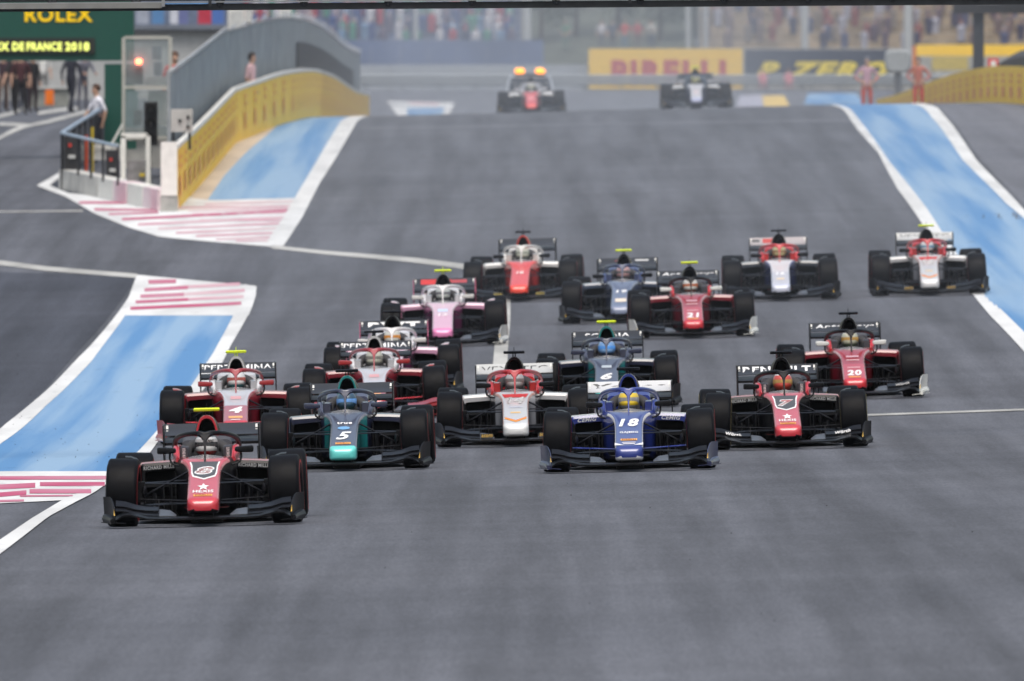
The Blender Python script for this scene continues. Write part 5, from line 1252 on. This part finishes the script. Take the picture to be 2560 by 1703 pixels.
banner(2330, 142, 2420, 176, mat('dirty_yellow', (.5, .4, .12), .7, var=.2), 'small dull yellow hoarding behind the dark post')
# grey wall and blue screen fence, left
e = empty('grey_barrier', (-4, BY, .2), 0, 'long pale grey barrier wall beyond the pit wall end', 'wall')
for i in range(10):
    mb = MB(); boxpx(mb, 640+i*83, 162, 721.5+i*83, 226, BY+1, .4); sub('panel', mb, mat('barrier_grey', (.33, .36, .4), .8, var=.08, scale=.4), e)
e = empty('blue_screen_fence', (-4, BY+2, .2), 0, 'blue screen fence in front of the far left crowd', 'fence')
for i in range(10):
    mb = MB(); boxpx(mb, 640+i*72, 100, 711+i*72, 166, BY+2.5, .1); sub('panel', mb, mat('screen_blue', (.1, .14, .26), .8, var=.15, scale=.3), e)
# stands
def grand_stand(x0, x1, rows, z0, dz, dep, m, label, Yb):
    e = empty('grandstand', ((x0+x1)/2, Yb, .2), 0, label, 'grandstand')
    for i in range(rows):
        mb = MB(); mb.box(((x0+x1)/2, Yb+i*dep+dep/2, (z0+i*dz)/2), (x1-x0, dep, z0+i*dz)); sub('step', mb, CONC, e)
        mb = MB(); mb.box(((x0+x1)/2, Yb+i*dep+dep*.75, z0+i*dz+.2), (x1-x0-.2, .35, .38)); sub('seat_row', mb, m, e)
    return e
TAN = mat('tan_seats', (.3, .235, .165), .75, var=.35, scale=.9); BLS = mat('blue_seats', (.09, .12, .22), .7, var=.3, scale=.5)
grand_stand(10.5, 60, 12, 2.5, .42, .85, TAN, 'tan seated grandstand behind the dark blue hoarding on the right', BY+16)
grand_stand(-34, .6, 12, 2.6, .42, .85, BLS, 'blue grey grandstand full of spectators at the far left', BY+12)
for px_, w_, y0_, lab in ((1318, 22, -20, 'thick pale column between the far stands'), (1720, 12, -20, 'thin pale mast behind the far dark car'), (1764, 12, -10, 'short pale mast right of the thin one'), (2012, 20, -10, 'grey column in front of the tan stand, left one'), (2270, 24, -20, 'grey column in front of the tan stand, right one'), (1040, 12, -20, 'thin pale mast before the blue stand')):
    Yc = BY+8; q = at(px_, y0_, Yc); e = empty('column', (q.x, Yc, .2), 0, lab, 'column'); mb = MB(); r = w_/2/F*Yc
    mb.tube([(q.x, Yc, .2), (q.x, Yc, 8.5)], r, 10); sub('shaft', mb, mat('column_grey', (.42, .44, .45), .6, var=.05), e); mb = MB(); mb.lathe_z([(0, r*1.6), (.25, r*1.6)], 12, c=(q.x, Yc, .2)); sub('base', mb, CONC, e)
# grass bank in the middle
def bank_z(y): return .2 + max(0, y-1106)*.098
mb = MB(); xs = [0.8+i*.6 for i in range(17)]; ys = [1104+2*i for i in range(40)]
for y in ys:
    for x in xs: mb.v.append((x, y, bank_z(y)+.05*math.sin(x*3+y)*min(1, (y-1104)/6)+.01))
for j in range(len(ys)-1):
    for i in range(16): mb.face((j*17+i, j*17+i+1, (j+1)*17+i+1, (j+1)*17+i))
build('grass_bank', mb, mat('dry_grass', (.075, .085, .06), .9, var=.35, scale=.8), kind='structure')
def tree(x, y, z, h, r, label, seed, c=(.04, .06, .03)):
    rnd = random.Random(seed); e = empty('tree', (x, y, z), 0, label, 'tree', 'trees on the bank between the stands')
    mb = MB(); mb.tube([(0, 0, -.3), (.05, 0, h*.3), (-.05, .05, h*.75)], [.16, .12, .05], 8)
    for k in range(5):
        a = k*1.3+rnd.random(); mb.tube([(0, 0, h*.3+k*.12*h), (r*.6*math.cos(a), r*.6*math.sin(a), h*.5+k*.1*h)], [.06, .02], 5)
    build('trunk', mb, mat('bark', (.07, .05, .035), .9), e)
    mb = MB(); clumps = [(rnd.uniform(-.7, .7)*r, rnd.uniform(-.7, .7)*r, h*rnd.uniform(.25, .95), r*rnd.uniform(.25, .5)) for _ in range(26)]
    for _ in range(2600):
        cx, cy, cz, cr = rnd.choice(clumps); d = Vector((rnd.gauss(0, 1), rnd.gauss(0, 1), rnd.gauss(0, 1))).normalized()*cr*rnd.uniform(.6, 1.05)
        p = Vector((cx, cy, cz))+d; u = Vector((rnd.gauss(0, 1), rnd.gauss(0, 1), rnd.gauss(0, 1))).normalized()*rnd.uniform(.06, .13); w = u.cross(Vector((rnd.gauss(0, 1), rnd.gauss(0, 1), rnd.gauss(0, 1)))).normalized()*rnd.uniform(.04, .08)
        mb.quad(p-u, p-w, p+u, p+w, 0 if rnd.random() < .6 else 1)
    build('crown', mb, [mat('leaf_dark', c, .7, var=.2), mat('leaf_light', (.07, .1, .045), .7, var=.2)], e)
for i, (px_, lab) in enumerate(((1352, 'dense dark tree just right of the thick pale column'), (1440, 'dark tree above the left end of the yellow hoarding'), (1545, 'dark tree behind the red shirted spectators'), (1650, 'dark tree above the middle of the yellow hoarding'), (1750, 'dark tree between the two pale masts'), (1835, 'dark tree at the left end of the tan stand'))):
    y = 1133+3*(i % 3); x = (px_-1280)/F*y; tree(x, y, bank_z(y), 5.0, 1.9, lab, 40+i)
for px_, sh, tr, lab, po in ((1414, (.1, .25, .17), (.12, .2, .16), 'spectator in green jacket left of the yellow hoarding', 'akimbo'), (1504, (.65, .63, .68), (.1, .1, .12), 'spectator in white shirt above the yellow hoarding', 'stand'), (1531, (.06, .08, .13), (.06, .06, .08), 'spectator in dark jacket next to the red shirted ones', 'stand'),
                         (1562, (.6, .07, .06), (.1, .2, .3), 'spectator in bright red shirt above the hoarding lettering', 'akimbo'), (1594, (.5, .08, .09), (.15, .12, .12), 'spectator in darker red shirt beside the bright red one', 'stand'), (1629, (.6, .58, .55), (.08, .1, .16), 'spectator in cream shirt right of the red shirted ones', 'lean'), (1807, (.62, .57, .55), (.3, .3, .32), 'lone spectator in pale shirt near the right end of the yellow hoarding', 'stand')):
    y = 1127.0; x = (px_-1280)/F*y; person((x, y, bank_z(y)), random.uniform(-.4, .4), po, lab, sh, tr, group='spectators standing on the grass bank', sc=1.05)
for px_, lab in ((1907, 'marshal in pink seated below the left of the dark blue hoarding'), (1972, 'marshal in pink seated below the middle of the dark blue hoarding')):
    y = BY-8; x = (px_-1280)/F*y; person((x, y, .2), 0, 'sit', lab, (.65, .28, .33), (.45, .2, .24), sleeve=(.65, .3, .35))
    ch = empty('folding_chair', (x, y+.02, .2), 0, 'low chair under the '+('left' if px_ < 1950 else 'right')+' seated pink marshal', 'chair'); mb = MB(); mb.box((0, 0, .36), (.4, .42, .03)); build('seat', mb, DARKP, ch); mb = MB(); mb.box((0, .22, .62), (.4, .03, .4)); build('backrest', mb, DARKP, ch)
    for sx in (-1, 1):
        for sy in (-1, 1): mb = MB(); mb.tube([(sx*.17, sy*.18, 0), (sx*.17, sy*.18, .36)], .015, 6); build('leg', mb, METAL, ch)
# crowd in the stands: a mass nobody could count
def crowd(name, x0, x1, rows, z0, dz, dep, Yb, dens, pal, label):
    rnd = random.Random(3+len(name)); mb = MB()
    for i in range(rows):
        x = x0+.3
        while x < x1-.3:
            if rnd.random() < dens:
                zb = z0+i*dz+.35; y = Yb+i*dep+dep*.55; c = rnd.randrange(len(pal)-1); hw = rnd.uniform(.2, .27); h = rnd.uniform(.5, .62); stand_ = rnd.random() < .3
                if stand_: zb += .4
                mb.loft([[(x+w*math.cos(t), y+.7*w*math.sin(t), z) for t in [2*math.pi*k/8 for k in range(8)]] for w, z in ((hw*.8, zb-.35), (hw*.85, zb), (hw, zb+h*.75), (hw*.6, zb+h), (.06, zb+h+.02))], m=c)
                mb.lathe_z([(-.11, .05), (-.06, .085), (.02, .095), (.08, .075), (.12, .03)], 8, c=(x, y, zb+h+.14), m=len(pal)-1)
                mb.lathe_z([(.0, .1), (.06, .1), (.12, .06), (.14, .02)], 8, c=(x, y+.01, zb+h+.15), m=rnd.randrange(len(pal)-1))
            x += rnd.uniform(.48, .75)
    build(name, mb, [cloth(c) for c in pal], label=label, cat='crowd', kind='stuff')
skc = (.45, .28, .2)
crowd('crowd', -34, .4, 12, 2.6, .42, .85, BY+12, .85, [(.05, .08, .22), (.03, .04, .1), (.5, .5, .55), (.1, .08, .14), (.35, .05, .08), (.15, .25, .4), (.08, .25, .2), (.3, .25, .3), skc], 'packed spectators in the blue grey stand')
crowd('crowd_right', 10.6, 60, 12, 2.5, .42, .85, BY+16, .5, [(.05, .05, .09), (.08, .09, .16), (.32, .32, .38), (.1, .07, .1), (.2, .07, .07), (.16, .12, .12), (.2, .17, .15), skc], 'loosely spread spectators on the tan stand')
bpy.data.objects['crowd_right'].name = 'crowd.001'
# ================================================================== haze: one even box of air round the whole place
hb = MB(); hb.box((0, 1200, 7.2), (1900, 2900, 20.0))
hm_ = bpy.data.materials.new('thin_haze'); hm_.use_nodes = True; hm_.node_tree.nodes.clear()
pv = hm_.node_tree.nodes.new('ShaderNodeVolumePrincipled'); pv.inputs['Color'].default_value = (.82, .87, .95, 1); pv.inputs['Density'].default_value = .00003; pv.inputs['Anisotropy'].default_value = .2
oo = hm_.node_tree.nodes.new('ShaderNodeOutputMaterial'); hm_.node_tree.links.new(pv.outputs[0], oo.inputs['Volume'])
build('haze', hb, hm_, kind='stuff')
# tyre smoke and dust hanging low over the straight behind the leading cars
sb = MB(); sb.box((2.2, 524, 2.4), (13.0, 480, 8.2))
sm_ = bpy.data.materials.new('tyre_smoke'); sm_.use_nodes = True; sm_.node_tree.nodes.clear()
pv = sm_.node_tree.nodes.new('ShaderNodeVolumePrincipled'); pv.inputs['Color'].default_value = (.8, .86, .95, 1); pv.inputs['Density'].default_value = .0012; pv.inputs['Anisotropy'].default_value = .2
oo = sm_.node_tree.nodes.new('ShaderNodeOutputMaterial'); sm_.node_tree.links.new(pv.outputs[0], oo.inputs['Volume'])
build('tyre_smoke', sb, sm_, label='thin tyre smoke and dust over the far straight', cat='smoke', kind='stuff')
